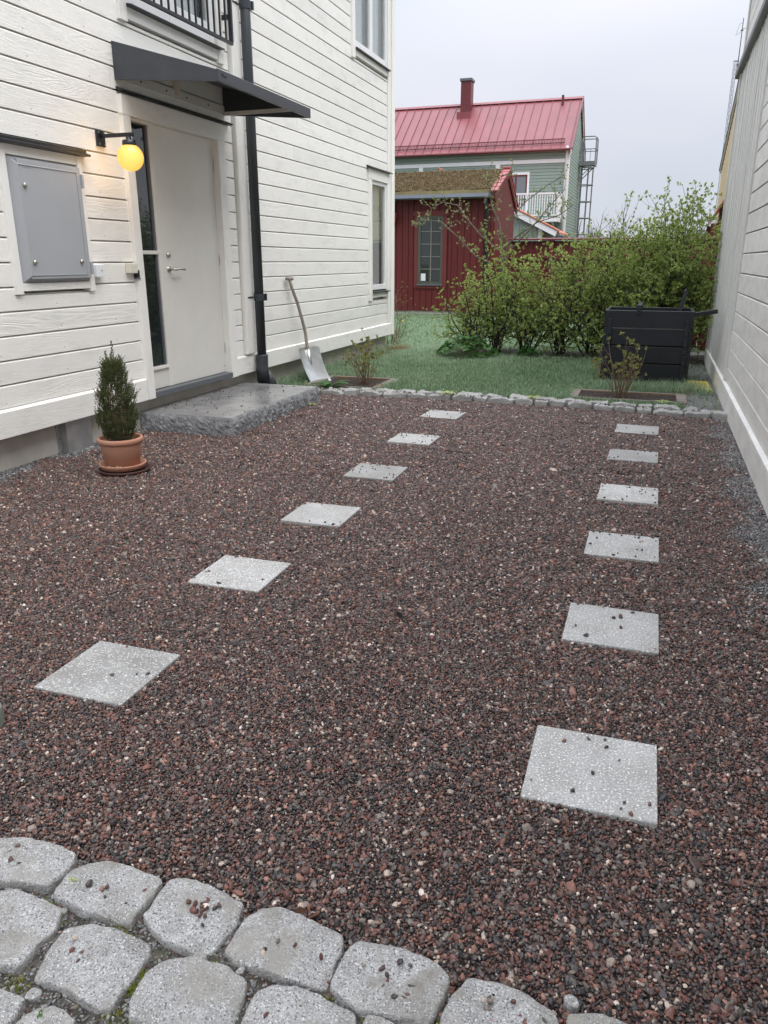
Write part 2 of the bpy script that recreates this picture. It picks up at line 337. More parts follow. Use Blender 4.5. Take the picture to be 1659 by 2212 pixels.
def sheet(name, x0, x1, y0, y1, st, zf, m, **kw):
    nx = int((x1 - x0) / st) + 1; ny = int((y1 - y0) / st) + 1
    X, Y = np.meshgrid(np.linspace(x0, x1, nx), np.linspace(y0, y1, ny)); Z = zf(X, Y)
    V = np.stack([X.ravel(), Y.ravel(), Z.ravel()], 1); i = np.arange(nx - 1)[None, :] + np.arange(ny - 1)[:, None] * nx; i = i.ravel()
    return npmesh(name, V, np.stack([i, i + 1, i + 1 + nx, i + nx], 1), m, smooth=True, kind='structure', **kw)
GRBED = mat('gravel_bed', (.05, .038, .035), .9, var=.0, col2=(.018, .016, .016), vscale=90, bump=1.0, bscale=120, bdist=.01)
sheet('gravel_bed', -4.12, 1.0, .75, 7.78, .04, lambda x, y: gz2(x, y) - .006, GRBED)
DIRT = mat('joint_dirt', (.13, .115, .095), .95, var=.0, col2=(.045, .040, .032), vscale=22, bump=1.0, bscale=140, bdist=.008, speck=[(150, (.26, .25, .23), .6, .68), (14, (.06, .075, .02), .60, .72)])
def bedz(x, y):
    e = np.interp(x, EDGE_X, EDGE_Y); return .008 + fbm(x * 4, y * 4, 5) * .003 - .06 * np.clip((y - e + .02) / .05, 0, 1)
paving = sheet('cobble_paving', -3.5, 1.2, -1.5, 1.4, .03, bedz, DIRT)
LAWNG = mat('lawn_soil', (.12, .18, .08), .9, var=.0, col2=(.05, .07, .035), vscale=6, bump=.6, bscale=60, bdist=.01)
def lawnz(x, y): return .0 + fbm(x * .6, y * .6, 9) * .006
sheet('lawn', -7.5, .95, 7.85, 24.5, .12, lambda x, y: lawnz(x, y) + .0, LAWNG)
GREYG = mat('grey_grit', (.20, .195, .185), .9, var=.0, col2=(.07, .066, .06), vscale=35, bump=1.0, bscale=110, bdist=.01, speck=[(90, (.36, .35, .34), .6, .68)])
g = G(); g.box(.36, 1.0, 7.9, 13.2, -.05, .012); obj('grit_path', g, GREYG, kind='structure')

# ---- paving stones (cobbles) in the foreground: each outline at its own place
def resample(poly, n):
    P = np.array(poly); d = np.linalg.norm(np.roll(P, -1, 0) - P, axis=1); c = np.concatenate([[0], np.cumsum(d)]); t = np.linspace(0, c[-1], n, endpoint=False)
    Q = np.vstack([P, P[:1]]); return np.stack([np.interp(t, c, Q[:, 0]), np.interp(t, c, Q[:, 1])], 1)
def cobble(poly, parent, seed, top=.03, m=GRAN, n=72, rough=1.0, depth=.10, name='cobblestone', smooth_=1, grow=1.0):
    r = np.random.RandomState(seed); P = resample(poly, n)
    for _ in range(smooth_): P = (np.roll(P, 1, 0) + 2 * P + np.roll(P, -1, 0)) / 4
    cen = P.mean(0); P = cen + (P - cen) * grow; a = np.arctan2(P[:, 1] - cen[1], P[:, 0] - cen[0])
    size = np.sqrt(np.ptp(P[:, 0]) * np.ptp(P[:, 1])); w = sum(np.sin(a * k + r.uniform(0, 6.28)) * r.uniform(.2, 1) / k ** .45 for k in (5, 8, 13, 19, 29)) * size * .013 * rough
    dirv = P - cen; dirv /= np.linalg.norm(dirv, axis=1)[:, None] + 1e-9; P = P + dirv * w[:, None]
    tx, ty = r.uniform(-.05, .05, 2); rings = [(1.02, -depth), (1.03, -.01), (1.035, top * .40), (1.03, top * .78), (1.018, top * .94), (1.0, top * .995), (.97, top + .0005), (.86, top + .001)] + [(s_, top + .0015) for s_ in (.72, .55, .38, .2)]
    V = []
    ss = r.randint(99); cuts = [(r.uniform(0, 6.283), r.uniform(.65, .92), r.uniform(.06, .20)) for _ in range(4)]
    for s_, z in rings:
        Q = cen + (P - cen) * s_; inner = s_ < .9
        zz = z + (Q[:, 0] - cen[0]) * tx + (Q[:, 1] - cen[1]) * ty
        zz = zz + (fbm(Q[:, 0] * 9 + ss, Q[:, 1] * 9, seed) * .0038 + fbm(Q[:, 0] * 30, Q[:, 1] * 30 + ss, seed + 1) * .0018) * (1 if inner else .9) * rough
        if top > .0:
            for (ca, cs, ck) in cuts: zz = zz - np.maximum(0, ((Q[:, 0] - cen[0]) * math.cos(ca) + (Q[:, 1] - cen[1]) * math.sin(ca)) / (size * .5) - cs) * size * ck * (z > 0)
        V += [(q[0], q[1], z_) for q, z_ in zip(Q, zz)]
    V.append((cen[0], cen[1], top + .0015)); k = len(rings)
    g = G(); g.add(V, [(i * n + j, i * n + (j + 1) % n, (i + 1) * n + (j + 1) % n, (i + 1) * n + j) for i in range(k - 1) for j in range(n)] + [((k - 1) * n + j, (k - 1) * n + (j + 1) % n, k * n) for j in range(n)])
    return obj(name, g, m, parent, smooth=True)
STONES = [
 [(-1.46,1.116),(-1.378,1.171),(-1.332,1.182),(-1.241,1.182),(-1.185,1.171),(-1.173,1.134),(-1.182,1.073),(-1.246,1.065),(-1.292,1.053),(-1.381,1.033)],
 [(-1.142,1.175),(-1.102,1.19),(-.945,1.173),(-.938,1.134),(-.941,1.052),(-1.06,1.045),(-1.147,1.063),(-1.163,1.13)],
 [(-.918,1.178),(-.858,1.195),(-.738,1.18),(-.73,1.131),(-.737,1.057),(-.77,1.035),(-.849,1.04),(-.918,1.075),(-.922,1.153)],
 [(-.693,1.18),(-.634,1.19),(-.502,1.173),(-.49,1.15),(-.486,1.052),(-.555,1.04),(-.681,1.043),(-.712,1.067),(-.71,1.145)],
 [(-.458,1.17),(-.428,1.178),(-.323,1.177),(-.262,1.152),(-.256,1.127),(-.272,1.035),(-.333,1.025),(-.414,1.028),(-.468,1.052),(-.469,1.108)],
 [(-.215,1.158),(-.152,1.167),(-.061,1.148),(-.043,1.131),(-.044,1.078),(-.127,1.032),(-.236,1.02),(-.247,1.065),(-.235,1.114)],
 [(-.020,1.15),(.042,1.163),(.103,1.158),(.145,1.125),(.138,1.03),(.05,1.01),(-.018,1.02)],
 [(.175,1.14),(.25,1.15),(.34,1.135),(.345,1.05),(.28,1.0),(.18,1.01)],
 [(-1.303,1.015),(-1.273,1.03),(-1.186,1.04),(-1.112,1.036),(-1.083,.99),(-1.092,.951),(-1.087,.916),(-1.092,.885),(-1.124,.88),(-1.28,.868)],
 [(-1.055,.99),(-1.007,1.015),(-.872,1.022),(-.858,1.001),(-.856,.934),(-.852,.87),(-.885,.865),(-.966,.88),(-1.042,.882),(-1.055,.938)],
 [(-.818,.99),(-.752,1.015),(-.695,1.017),(-.637,1.005),(-.627,.98),(-.62,.914),(-.652,.878),(-.80,.865),(-.825,.904),(-.832,.956)],
 [(-.600,1.0),(-.57,1.014),(-.475,1.018),(-.409,1.012),(-.40,.985),(-.411,.90),(-.502,.875),(-.585,.875),(-.602,.955)],
 [(-.378,1.008),(-.348,1.015),(-.30,1.009),(-.21,.99),(-.20,.89),(-.30,.87),(-.375,.88)],
 [(-1.085,.828),(-1.02,.832),(-1.012,.79),(-1.015,.73),(-1.08,.70),(-1.16,.71),(-1.16,.81)],
 [(-.99,.834),(-.931,.837),(-.895,.826),(-.89,.76),(-.918,.70),(-.982,.70),(-.998,.80)],
 [(-.866,.826),(-.835,.838),(-.72,.83),(-.71,.76),(-.74,.70),(-.855,.70)],
 [(-.68,.84),(-.50,.845),(-.49,.72),(-.67,.71)], [(-.46,.85),(-.28,.845),(-.27,.72),(-.45,.71)],
 [(-.24,.85),(-.05,.84),(-.04,.72),(-.23,.71)], [(-.17,.99),(-.02,.985),(-.01,.88),(-.16,.875)], [(.02,.98),(.17,.97),(.17,.86),(.03,.86)], [(-1.52,1.0),(-1.34,1.01),(-1.33,.88),(-1.5,.87)], [(-1.72,1.17),(-1.50,1.18),(-1.49,1.04),(-1.71,1.04)], [(-1.40,.83),(-1.20,.83),(-1.20,.71),(-1.40,.71)]]
for i, p in enumerate(STONES): cobble(p, paving, 10 + i, grow=1.03)
for i, (x, y, r_) in enumerate([(-.752, 1.028, .017), (-.020, 1.178, .017), (-.66, 1.03, .011), (-.395, 1.03, .013), (-1.17, 1.02, .015), (-1.10, 1.035, .01), (-.97, 1.03, .011), (-1.02, .855, .02)]):
    a = [(x + r_ * math.cos(t) * random.Random(i * 9 + k).uniform(.8, 1.2), y + r_ * .8 * math.sin(t) * random.Random(i * 7 + k).uniform(.8, 1.2)) for k, t in enumerate(np.linspace(0, 6.28, 8)[:-1])]
    cobble(a, paving, 60 + i, top=.018, n=14, depth=.02, name='stone_chip')

# ---- two rows of granite setts between gravel and lawn
KX = np.array([-3.6, -2.9, -2.2, -1.5, -.8, 0, .8]); KY = np.array([7.66, 7.70, 7.74, 7.76, 7.745, 7.66, 7.585])
edging = thing('stone_edging', (-1.4, 7.8, 0), 'double row of rough pale granite setts between gravel and lawn', 'edging')
SETT = mat('sett_granite', (.42, .42, .405), .8, col2=(.27, .26, .24), vscale=8, bump=.7, bscale=70, bdist=.006, rnd=.12, speck=[(120, (.2, .2, .2), .58, .7)])
rr = random.Random(4)
for row in (0, 1):
    x = -3.56 + row * .09
    while x < .74:
        L = rr.uniform(.13, .27); y0 = float(np.interp(x + L / 2, KX, KY)) + row * .125 + rr.uniform(-.006, .006); y1 = y0 + .112; sl = (float(np.interp(x + L, KX, KY)) - float(np.interp(x, KX, KY)))
        c = .012; p = [(x + c, y0 + rr.uniform(0, .008)), (x + L * .5, y0 - .004), (x + L - c, y0 + sl), (x + L, y0 + sl + .03), (x + L - rr.uniform(0, .01), y1 + sl), (x + L * .5, y1 + .004), (x + c, y1), (x, y0 + .05)]
        cobble(p, edging, int(x * 100) + 1000 * row + 700, top=(.046 if row == 0 else .044) + rr.uniform(-.012, .010), m=SETT, n=30, rough=1.9, name='sett')
        x += L + rr.uniform(.010, .024)

# ---- white house on the left
XW = -4.03
wh = thing('white_house', (-4.5, 6, 0), 'white painted timber house on the left with horizontal boards and concrete foundation', 'house')
obj('wall_core', B(-8.2, XW - .12, -1.0, 12.14, .262, 6.0), SMOOTHW, wh)
obj('foundation', B(-8.0, -4.10, -1.0, 12.02, -.05, .262), CONC, wh)
g = G(); g.prism([(XW + .35, -1.3, 5.95), (XW + .35, -1.3, 6.07), (-6.1, -1.3, 8.4), (-8.6, -1.3, 6.07), (-8.6, -1.3, 5.95)], (0, 13.8, 0)); obj('roof', g, DARK, wh)
DOOR = (5.52, 7.04, .256, 2.585); CAB = (4.215, 4.965, 1.17, 2.09); JUL = (5.60, 7.13, 3.115, 5.45); STRIP = (7.24, 7.44, .44, 6.0); SW = (11.05, 11.91, .815, 2.62); TW = (10.445, 11.90, 3.89, 5.45)
rbj = random.Random(33)
for (a, b, c, d) in courses(-1.0, 11.895, .445, 6.0, .155, [DOOR, CAB, JUL, STRIP, SW, TW]):
  cut = rbj.uniform(a + 1.0, b - 1.0) if b - a > 3.6 and rbj.random() < .6 else None
  for (a, b) in ([(a, cut - .001), (cut + .001, b)] if cut else [(a, b)]): board(wh, 'y', XW, 1, a, b, c, d, .045, .0115, WHITE)
g = G(); rn = random.Random(21)
for k in range(24):
    z = .445 + .155 * k
    for y in [q * .6 - .2 for q in range(21)]:
        if any(o[0] - .02 < y < o[1] + .02 and o[2] - .02 < z + .03 < o[3] + .02 for o in (DOOR, CAB, JUL, STRIP, SW, TW)) or y > 11.85: continue
        yy = y + rn.uniform(-.02, .02); g.tube([(XW - .001, yy, z + .03), (XW + .0012, yy, z + .03)], .0035, 6)
obj('nail_heads', g, GALV, wh, kind='stuff')
# corner boards
obj('corner_board', B(XW - .06, XW + .012, 11.90, 12.03, .44, 6.0), WHITEZ, wh, bevel=.004)
obj('corner_board', B(XW - .06, XW + .032, 12.035, 12.17, .25, 6.0), WHITEZ, wh, bevel=.004)
obj('corner_board', B(XW - .30, XW - .02, 12.172, 12.20, .25, 6.0), WHITEZ, wh, bevel=.004)
# skirt boards
for a, b in ((-1.0, 2.9), (2.904, 5.512)), ((7.05, 9.42), (9.424, 12.03)):
    for (u, v) in (a, b):
        g = G(); pr = [(XW - .045, .257), (XW + .026, .257), (XW + .026, .425), (XW - .01, .443), (XW - .045, .443)]; g.prism([(x, u, z) for x, z in pr][::-1], (0, v - u, 0)); obj('skirt_board', g, WHITE, wh)
obj('trim_board', B(XW - .04, -3.985, 7.25, 7.43, .445, 6.0), WHITEZ, wh, bevel=.012)

# door: casing, frame, leaf
dr = thing('front_door', (-4.03, 6.4, .26), 'plain off white door with narrow glass sidelight, lever handle and dark threshold', 'door')
def casing(parent, y0, y1, z0, z1, w, wt, x1, sideext=.0, bottom=True, head=True, wb=.09):
    obj('casing', B(XW - .05, x1, y0, y0 + w, z0 - sideext, z1 - (wt if head else 0)), WHITEZ, parent, bevel=.003)
    obj('casing', B(XW - .05, x1, y1 - w, y1, z0 - sideext, z1 - (wt if head else 0)), WHITEZ, parent, bevel=.003)
    if head: obj('casing', B(XW - .05, x1 + .003, y0 - .004, y1 + .004, z1 - wt, z1), WHITE, parent, bevel=.003)
    if bottom: obj('casing', B(XW - .05, x1 - .004, y0 + w, y1 - w, z0, z0 + wb), WHITE, parent, bevel=.003)
obj('casing', B(XW - .05, XW + .032, 5.515, 5.611, .256, 2.445), WHITEZ, dr, bevel=.003)
obj('casing', B(XW - .05, XW + .032, 6.915, 7.045, .250, 2.445), WHITEZ, dr, bevel=.003)
obj('casing', B(XW - .05, XW + .035, 5.511, 7.049, 2.445, 2.585), WHITE, dr, bevel=.003)
g = G()
for (a, b) in ((5.612, 5.650), (5.922, 5.976)): g.box(XW - .10, XW - .030, a, b, .31, 2.455)
g.box(XW - .10, XW - .012, 6.950, 6.99, .31, 2.455)
g.box(XW - .10, XW - .014, 5.650, 5.922, 2.425, 2.455); g.box(XW - .10, XW - .014, 5.976, 6.950, 2.45, 2.470)
obj('door_frame', g, DOORM, dr, bevel=.004)
obj('sidelight_panel', B(XW - .09, XW - .040, 5.650, 5.922, .315, .478), DOORM, dr)
obj('glazing_bar', B(XW - .085, XW - .020, 5.650, 5.922, .478, .502), DOORM, dr, bevel=.003)
obj('glazing_bar', B(XW - .085, XW - .030, 5.650, 5.922, 1.432, 1.462), DOORM, dr, bevel=.003)
obj('glazing_bead', B(XW - .070, XW - .045, 5.900, 5.922, .502, 2.425), GREYTRIM, dr)
obj('pane', B(XW - .068, XW - .060, 5.650, 5.900, .502, 1.432), GLASS, dr); obj('pane', B(XW - .068, XW - .060, 5.650, 5.900, 1.462, 2.425), GLASS, dr)
leaf = obj('door_leaf', B(XW - .09, XW - .035, 5.980, 6.945, .312, 2.445), DOORM, dr, bevel=.003)
obj('threshold', B(XW - .05, XW + .045, 5.612, 6.914, .262, .308), GREYTRIM, dr, bevel=.003)
for z in (.548, 1.386, 2.23): obj('hinge', G().tube([(XW - .020, 6.945, z - .055), (XW - .020, 6.945, z + .055)], .011, 10).box(XW - .033, XW - .027, 6.915, 6.947, z - .05, z + .05), GALV, dr, smooth=False)
g = G(); g.tube([(XW - .036, 6.055, 1.31), (XW - .028, 6.055, 1.31)], .028, 20).tube([(XW - .03, 6.055, 1.31), (XW + .025, 6.055, 1.31), (XW + .035, 6.067, 1.31), (XW + .036, 6.115, 1.314), (XW + .034, 6.165, 1.312), (XW + .032, 6.210, 1.306)], [.012, .012, .013, .010, .012, .009], 10)
obj('handle', g, BRASS, dr, smooth=True)
obj('lock', G().tube([(XW - .036, 6.060, 1.43), (XW - .022, 6.060, 1.43), (XW - .016, 6.060, 1.43)], [.027, .025, .012], 20), BRASS, dr, smooth=True)
g = G(); g.prism([(XW - .05, 5.505, 2.602), (XW + .05, 5.505, 2.602), (XW + .055, 5.505, 2.612), (XW - .02, 5.505, 2.645), (XW - .05, 5.505, 2.645)][::-1], (0, 1.67, 0)); obj('head_flashing', g, BLACKM, dr)
# room seen through the sidelight

# canopy over the door
cn = thing('door_canopy', (-4.03, 6.3, 2.65), 'dark grey sheet metal canopy with solid sides over the front door', 'canopy')
for y in (5.50, 7.10):
    g = G(); g.prism([(XW + .002, y, 2.935), (XW + .002, y, 2.678), (-3.165, y, 2.612), (-3.165, y, 2.69)], (0, .018, 0)); obj('side_plate', g, DARK, cn)
g = G(); g.prism([(XW, 5.518, 2.932), (-3.16, 5.518, 2.688), (-3.16, 5.518, 2.668), (XW, 5.518, 2.912)][::-1], (0, 1.582, 0)); obj('roof_sheet', g, DARK, cn)
obj('front_lip', B(-3.165, -3.145, 5.5, 7.12, 2.612, 2.692), DARK, cn, bevel=.003)
obj('front_clip', B(-3.1445, -3.138, 5.56, 5.62, 2.655, 2.672), DARK, cn)
obj('wall_rail', B(XW, XW + .02, 5.52, 7.09, 2.69, 2.75), DOORM, cn)
for y in (5.519, 7.069): obj('inner_rail', B(XW + .021, -3.2, y, y + .03, 2.672, 2.702), DOORM, cn) if y > 6 else None
obj('center_bracket', B(XW + .001, XW + .05, 6.28, 6.31, 2.70, 2.86), DOORM, cn)
g = G()
for y in (5.8, 6.15, 6.45, 6.8): g.tube([(XW + .02, y, 2.715), (XW + .026, y, 2.715)], .007, 8)
obj('screws', g, BLACKM, cn, kind='stuff')

# meter cabinet
cb = thing('meter_cabinet', (-4.0, 4.59, 1.2), 'light grey metal meter cabinet set in a white frame left of the wall lamp', 'cabinet')
obj('casing', B(XW - .05, XW + .022, 4.215, 4.275, 1.165, 2.09), WHITEZ, cb, bevel=.003); obj('casing', B(XW - .05, XW + .022, 4.945, 5.0, 1.165, 2.09), WHITEZ, cb, bevel=.003)
obj('casing', B(XW - .05, XW + .018, 4.275, 4.945, 1.185, 1.235), WHITE, cb, bevel=.003); obj('casing', B(XW - .05, XW + .018, 4.275, 4.945, 2.03, 2.09), WHITE, cb)
g = G(); g.prism([(XW - .05, 4.16, 2.092), (XW + .065, 4.16, 2.092), (XW + .065, 4.16, 2.105), (XW + .03, 4.16, 2.118), (XW + .03, 4.16, 2.135), (XW - .05, 4.16, 2.16)][::-1], (0, .89, 0)); obj('flashing', g, BLACKM, cb)
def frame4(name, y0, y1, z0, z1, w, x0, x1, bev, m, parent):
    g = G(); o = [(y0, z0), (y1, z0), (y1, z1), (y0, z1)]; i = [(y0 + w, z0 + w), (y1 - w, z0 + w), (y1 - w, z1 - w), (y0 + w, z1 - w)]
    V = [(x0, a, b) for a, b in o] + [(x0 + (x1 - x0) * bev, a, b) for a, b in o] + [(x1, a, b) for a, b in i] + [(x1 - .012, a, b) for a, b in i]
    g.add(V, [(r * 4 + k, r * 4 + (k + 1) % 4, (r + 1) * 4 + (k + 1) % 4, (r + 1) * 4 + k) for r in range(3) for k in range(4)]); return obj(name, g, m, parent)
frame4('cabinet_rim', 4.275, 4.945, 1.225, 2.032, .06, XW - .02, XW + .055, .2, GREYBOX, cb)
cdr = obj('cabinet_door', B(XW - .02, XW + .050, 4.338, 4.93, 1.262, 2.008), GREYBOX, cb, bevel=.003)
for (y, z) in ((4.375, 1.85), (4.375, 1.37), (4.84, 1.375)): obj('lock', G().tube([(XW + .049, y, z), (XW + .062, y, z), (XW + .064, y, z)], [.016, .014, .007], 14), BRASS, cdr, smooth=True)
for z in (1.33, 1.92): obj('hinge', B(XW + .03, XW + .062, 4.931, 4.950, z - .045, z + .045), GREYBOX, cb, bevel=.003)
def text(name, s, size, loc, rot, m, parent, ext=.0006, align='CENTER'):
    c = bpy.data.curves.new(name, 'FONT'); c.body = s; c.size = size; c.extrude = ext; c.align_x = align; c.materials.append(m)
    o = bpy.data.objects.new(name, c); o.location = loc; o.rotation_euler = rot
    dg = bpy.context.evaluated_depsgraph_get(); COL.objects.link(o); dg.update(); me = bpy.data.meshes.new_from_object(o.evaluated_get(dg)); mw = o.matrix_basis.copy(); bpy.data.objects.remove(o)
    me.transform(mw); q = bpy.data.objects.new(name, me); link(q, parent); return q
text('logo', 'GARO', .03, (XW + .0505, 4.42, 1.958), (R(90), 0, R(90)), GREYBOX, cb, .0008)
stk = obj('door_sticker', B(XW - .0352, XW - .0342, 6.875, 6.92, .365, .385), PAPER, dr); text('sticker_print', 'Daloc', .014, (XW - .034, 6.8975, .370), (R(90), 0, R(90)), INK, dr, .0002)

# small boxes on the wall
bx = thing('junction_box', (XW + .02, 5.05, 1.31), 'small white plastic box with a tiny dot beside the grey cabinet', 'box')
obj('case', B(XW, XW + .045, 5.00, 5.09, 1.262, 1.355), WPLAST, bx, bevel=.005); obj('dot', G().tube([(XW + .045, 5.06, 1.31), (XW + .0465, 5.06, 1.31)], .005, 8), BLACKM, bx)
bx = thing('cream_box', (XW + .02, 5.46, 1.32), 'cream plastic box with a black button beside the door casing', 'box')
obj('case', B(XW, XW + .05, 5.40, 5.50, 1.285, 1.362), CREAM, bx, bevel=.006); obj('button_housing', B(XW, XW + .035, 5.505, 5.54, 1.25, 1.31), BLACKM, bx, bevel=.004); obj('button_plate', B(XW, XW + .04, 5.505, 5.542, 1.238, 1.2495), GALV, bx)

# lit globe lamp
lp = thing('wall_lamp', (XW, 5.25, 2.24), 'black wall lamp with a glowing yellow glass globe beside the door', 'lamp')
obj('wall_plate', B(XW, XW + .02, 5.205, 5.295, 2.185, 2.295), BLACKM, lp, bevel=.004)
g = G()
for y in (5.22, 5.28):
    for z in (2.2, 2.28): g.tube([(XW + .02, y, z), (XW + .025, y, z)], .007, 8)
obj('screws', g, GALV, lp, kind='stuff')
obj('arm', G().box(XW + .02, -3.73, 5.237, 5.263, 2.243, 2.269), BLACKM, lp, bevel=.003)
obj('globe_holder', G().lathe([(.012, .05), (.02, .04), (.02, .03), (.048, .022), (.050, 0), (.050, -.028), (.046, -.032)][::-1], (-3.773, 5.25, 2.195), 24), BLACKM, lp, smooth=True)
gm = bpy.data.materials.new('lit_globe'); gm.use_nodes = True; b = gm.node_tree.nodes['Principled BSDF']; b.inputs['Base Color'].default_value = (.35, .22, .06, 1); b.inputs['Roughness'].default_value = .25
lw = N(gm.node_tree, 'ShaderNodeLayerWeight', inp={0: .5}); cr2 = N(gm.node_tree, 'ShaderNodeValToRGB'); gm.node_tree.links.new(lw.outputs[1], cr2.inputs[0])
cr2.color_ramp.elements[0].color = (1.0, .62, .15, 1); cr2.color_ramp.elements[1].color = (1.0, .38, .03, 1); gm.node_tree.links.new(cr2.outputs[0], b.inputs['Emission Color']); b.inputs['Emission Strength'].default_value = 1.0
gl = obj('glass_globe', G().sphere((-3.773, 5.25, 2.103), .094, 32, 18, 1.0), gm, lp, smooth=True)
pl = bpy.data.lights.new('lamp_light', 'POINT'); pl.energy = 3.8; pl.color = (1, .56, .18); pl.shadow_soft_size = .1
plo = bpy.data.objects.new('lamp_light', pl); plo.location = (-3.66, 5.25, 2.09); link(plo, lp)
plo.location = (-3.773, 5.25, 2.103); pl.shadow_soft_size = .13

def curtain(parent, y0, y1, z0, z1, seed, cover=.8):
    obj('room_shade_panel', B(XW - .119, XW - .112, y0 - .04, y1 + .04, z0 - .04, z1 + .04), ROOM, parent)  # flat panel behind the curtain, the room's dimness is in its colour
    g = G(); n = 60; V = []; r = random.Random(seed); ph = r.uniform(0, 6)
    for j in range(n + 1):
        t = j / n; y = y0 + (y1 - y0) * cover * t + .0; x = XW - .075 + .014 * math.sin(t * 38 + ph + 1.5 * math.sin(t * 5)); V += [(x, y, z0), (x, y, z1)]
    g.add(V, [(2 * j, 2 * j + 2, 2 * j + 3, 2 * j + 1) for j in range(n)]); return obj('curtain', g, CURT, parent, smooth=True)
# juliet balcony window above the canopy
jw = thing('balcony_window', (XW, 6.4, 3.2), 'upper french window with white casing behind black vertical balcony bars', 'window')
obj('casing', B(XW - .05, XW + .028, 5.60, 5.70, 3.10, 5.45), WHITEZ, jw, bevel=.003); obj('casing', B(XW - .05, XW + .028, 7.03, 7.13, 3.10, 5.45), WHITEZ, jw, bevel=.003)
obj('casing', B(XW - .05, XW + .02, 5.70, 7.03, 3.125, 3.205), WHITE, jw); obj('casing', B(XW - .05, XW + .02, 5.70, 7.03, 5.33, 5.45), WHITE, jw)
g = G(); g.prism([(XW - .05, 5.69, 3.207), (XW + .075, 5.69, 3.207), (XW + .075, 5.69, 3.215), (XW - .05, 5.69, 3.235)][::-1], (0, 1.38, 0)); obj('sill_flashing', g, BLACKM, jw)
g = G()
for (a, b) in ((5.70, 5.78), (6.32, 6.41), (6.95, 7.03)): g.box(XW - .06, XW - .005, a, b, 3.235, 5.33)
for (c, d) in ((3.235, 3.40), (5.24, 5.33)): g.box(XW - .06, XW - .007, 5.78, 6.32, c, d).box(XW - .06, XW - .007, 6.41, 6.95, c, d)
obj('sash', g, SASHW, jw, bevel=.004)
for a, b in ((5.78, 6.32), (6.41, 6.95)): obj('pane', B(XW - .045, XW - .035, a, b, 3.40, 5.24), PANE, jw); curtain(jw, a, b, 3.40, 5.24, int(a * 10))
ra = obj('railing_frame', G().box(-3.93, -3.905, 5.62, 7.14, 3.255, 3.28).box(-3.93, -3.905, 5.62, 7.14, 4.25, 4.28).box(-3.935, -3.90, 7.115, 7.14, 3.28, 4.25).box(-3.935, -3.90, 5.62, 5.645, 3.28, 4.25).box(XW, -3.905, 7.116, 7.138, 3.46, 3.50).box(XW, -3.905, 5.622, 5.642, 3.46, 3.50), BLACKM, jw)
for k in range(14): obj('railing_bar', B(-3.925, -3.91, 5.735 + k * .1 - .006, 5.735 + k * .1 + .006, 3.28, 4.25), BLACKM, jw)

def window(name, y0, y1, z0, z1, label, w, mull, top, sillx=.06):
    t = thing(name, (XW, (y0 + y1) / 2, z0), label, 'window')
    obj('casing', B(XW - .05, XW + .028, y0, y0 + w, z0, z1), WHITEZ, t, bevel=.003); obj('casing', B(XW - .05, XW + .028, y1 - w * .5, y1, z0 + .06, z1), WHITEZ, t, bevel=.003)
    obj('casing', B(XW - .05, XW + .031, y0, y1, z1 - .0, z1 + .0 + .001), WHITE, t) if 0 else None
    obj('apron', B(XW - .05, XW + .022, y0 + w, y1 - w * .5, z0 + .04, z0 + .11), WHITE, t, bevel=.003)
    g = G(); g.prism([(XW - .05, y0 + w, z0 + .112), (XW + sillx, y0 + w, z0 + .112), (XW + sillx, y0 + w, z0 + .124), (XW - .05, y0 + w, z0 + .15)][::-1], (0, y1 - y0 - w, 0)); obj('sill_flashing', g, BLACKM, t)
    a, b, c, d = y0 + w, y1 - w * .5, z0 + .15, z1 - (.14 if top else 0)
    if top: obj('casing', B(XW - .05, XW + .031, y0 - .003, y1 + .003, d, z1), WHITE, t, bevel=.003)
    cs = [a] + ([(a + b) / 2] if mull else []) + [b]
    for q in range(len(cs) - 1):
        p, r_ = cs[q], cs[q + 1]; s = .055
        g = G().box(XW - .04, XW + .008, p, p + s, c, d).box(XW - .04, XW + .008, r_ - s, r_, c, d).box(XW - .04, XW + .005, p + s, r_ - s, c, c + s + .02).box(XW - .04, XW + .005, p + s, r_ - s, d - s, d)
        sh = obj('sash', g, SASHW, t, bevel=.004)
        obj('pane', B(XW - .025, XW - .018, p + s, r_ - s, c + s + .02, d - s), PANE, sh)
        curtain(sh, p + s, r_ - s, c + s, d - s, int(p * 100), .86 if mull else .9)
    return t
window('upper_window', TW[0], TW[1], TW[2] - .02, TW[3], 'white double window high up near the house corner with curtains', .10, True, False)
sw = window('narrow_window', 11.05, 11.895, .815, 2.62, 'tall narrow white window near the ground floor corner', .11, False, True)
g = G(); g.prism([(XW - .05, 11.0, 2.622), (XW + .07, 11.0, 2.622), (XW + .07, 11.0, 2.632), (XW + .03, 11.0, 2.65), (XW - .05, 11.0, 2.68)][::-1], (0, .97, 0)); obj('head_flashing', g, BLACKM, sw)

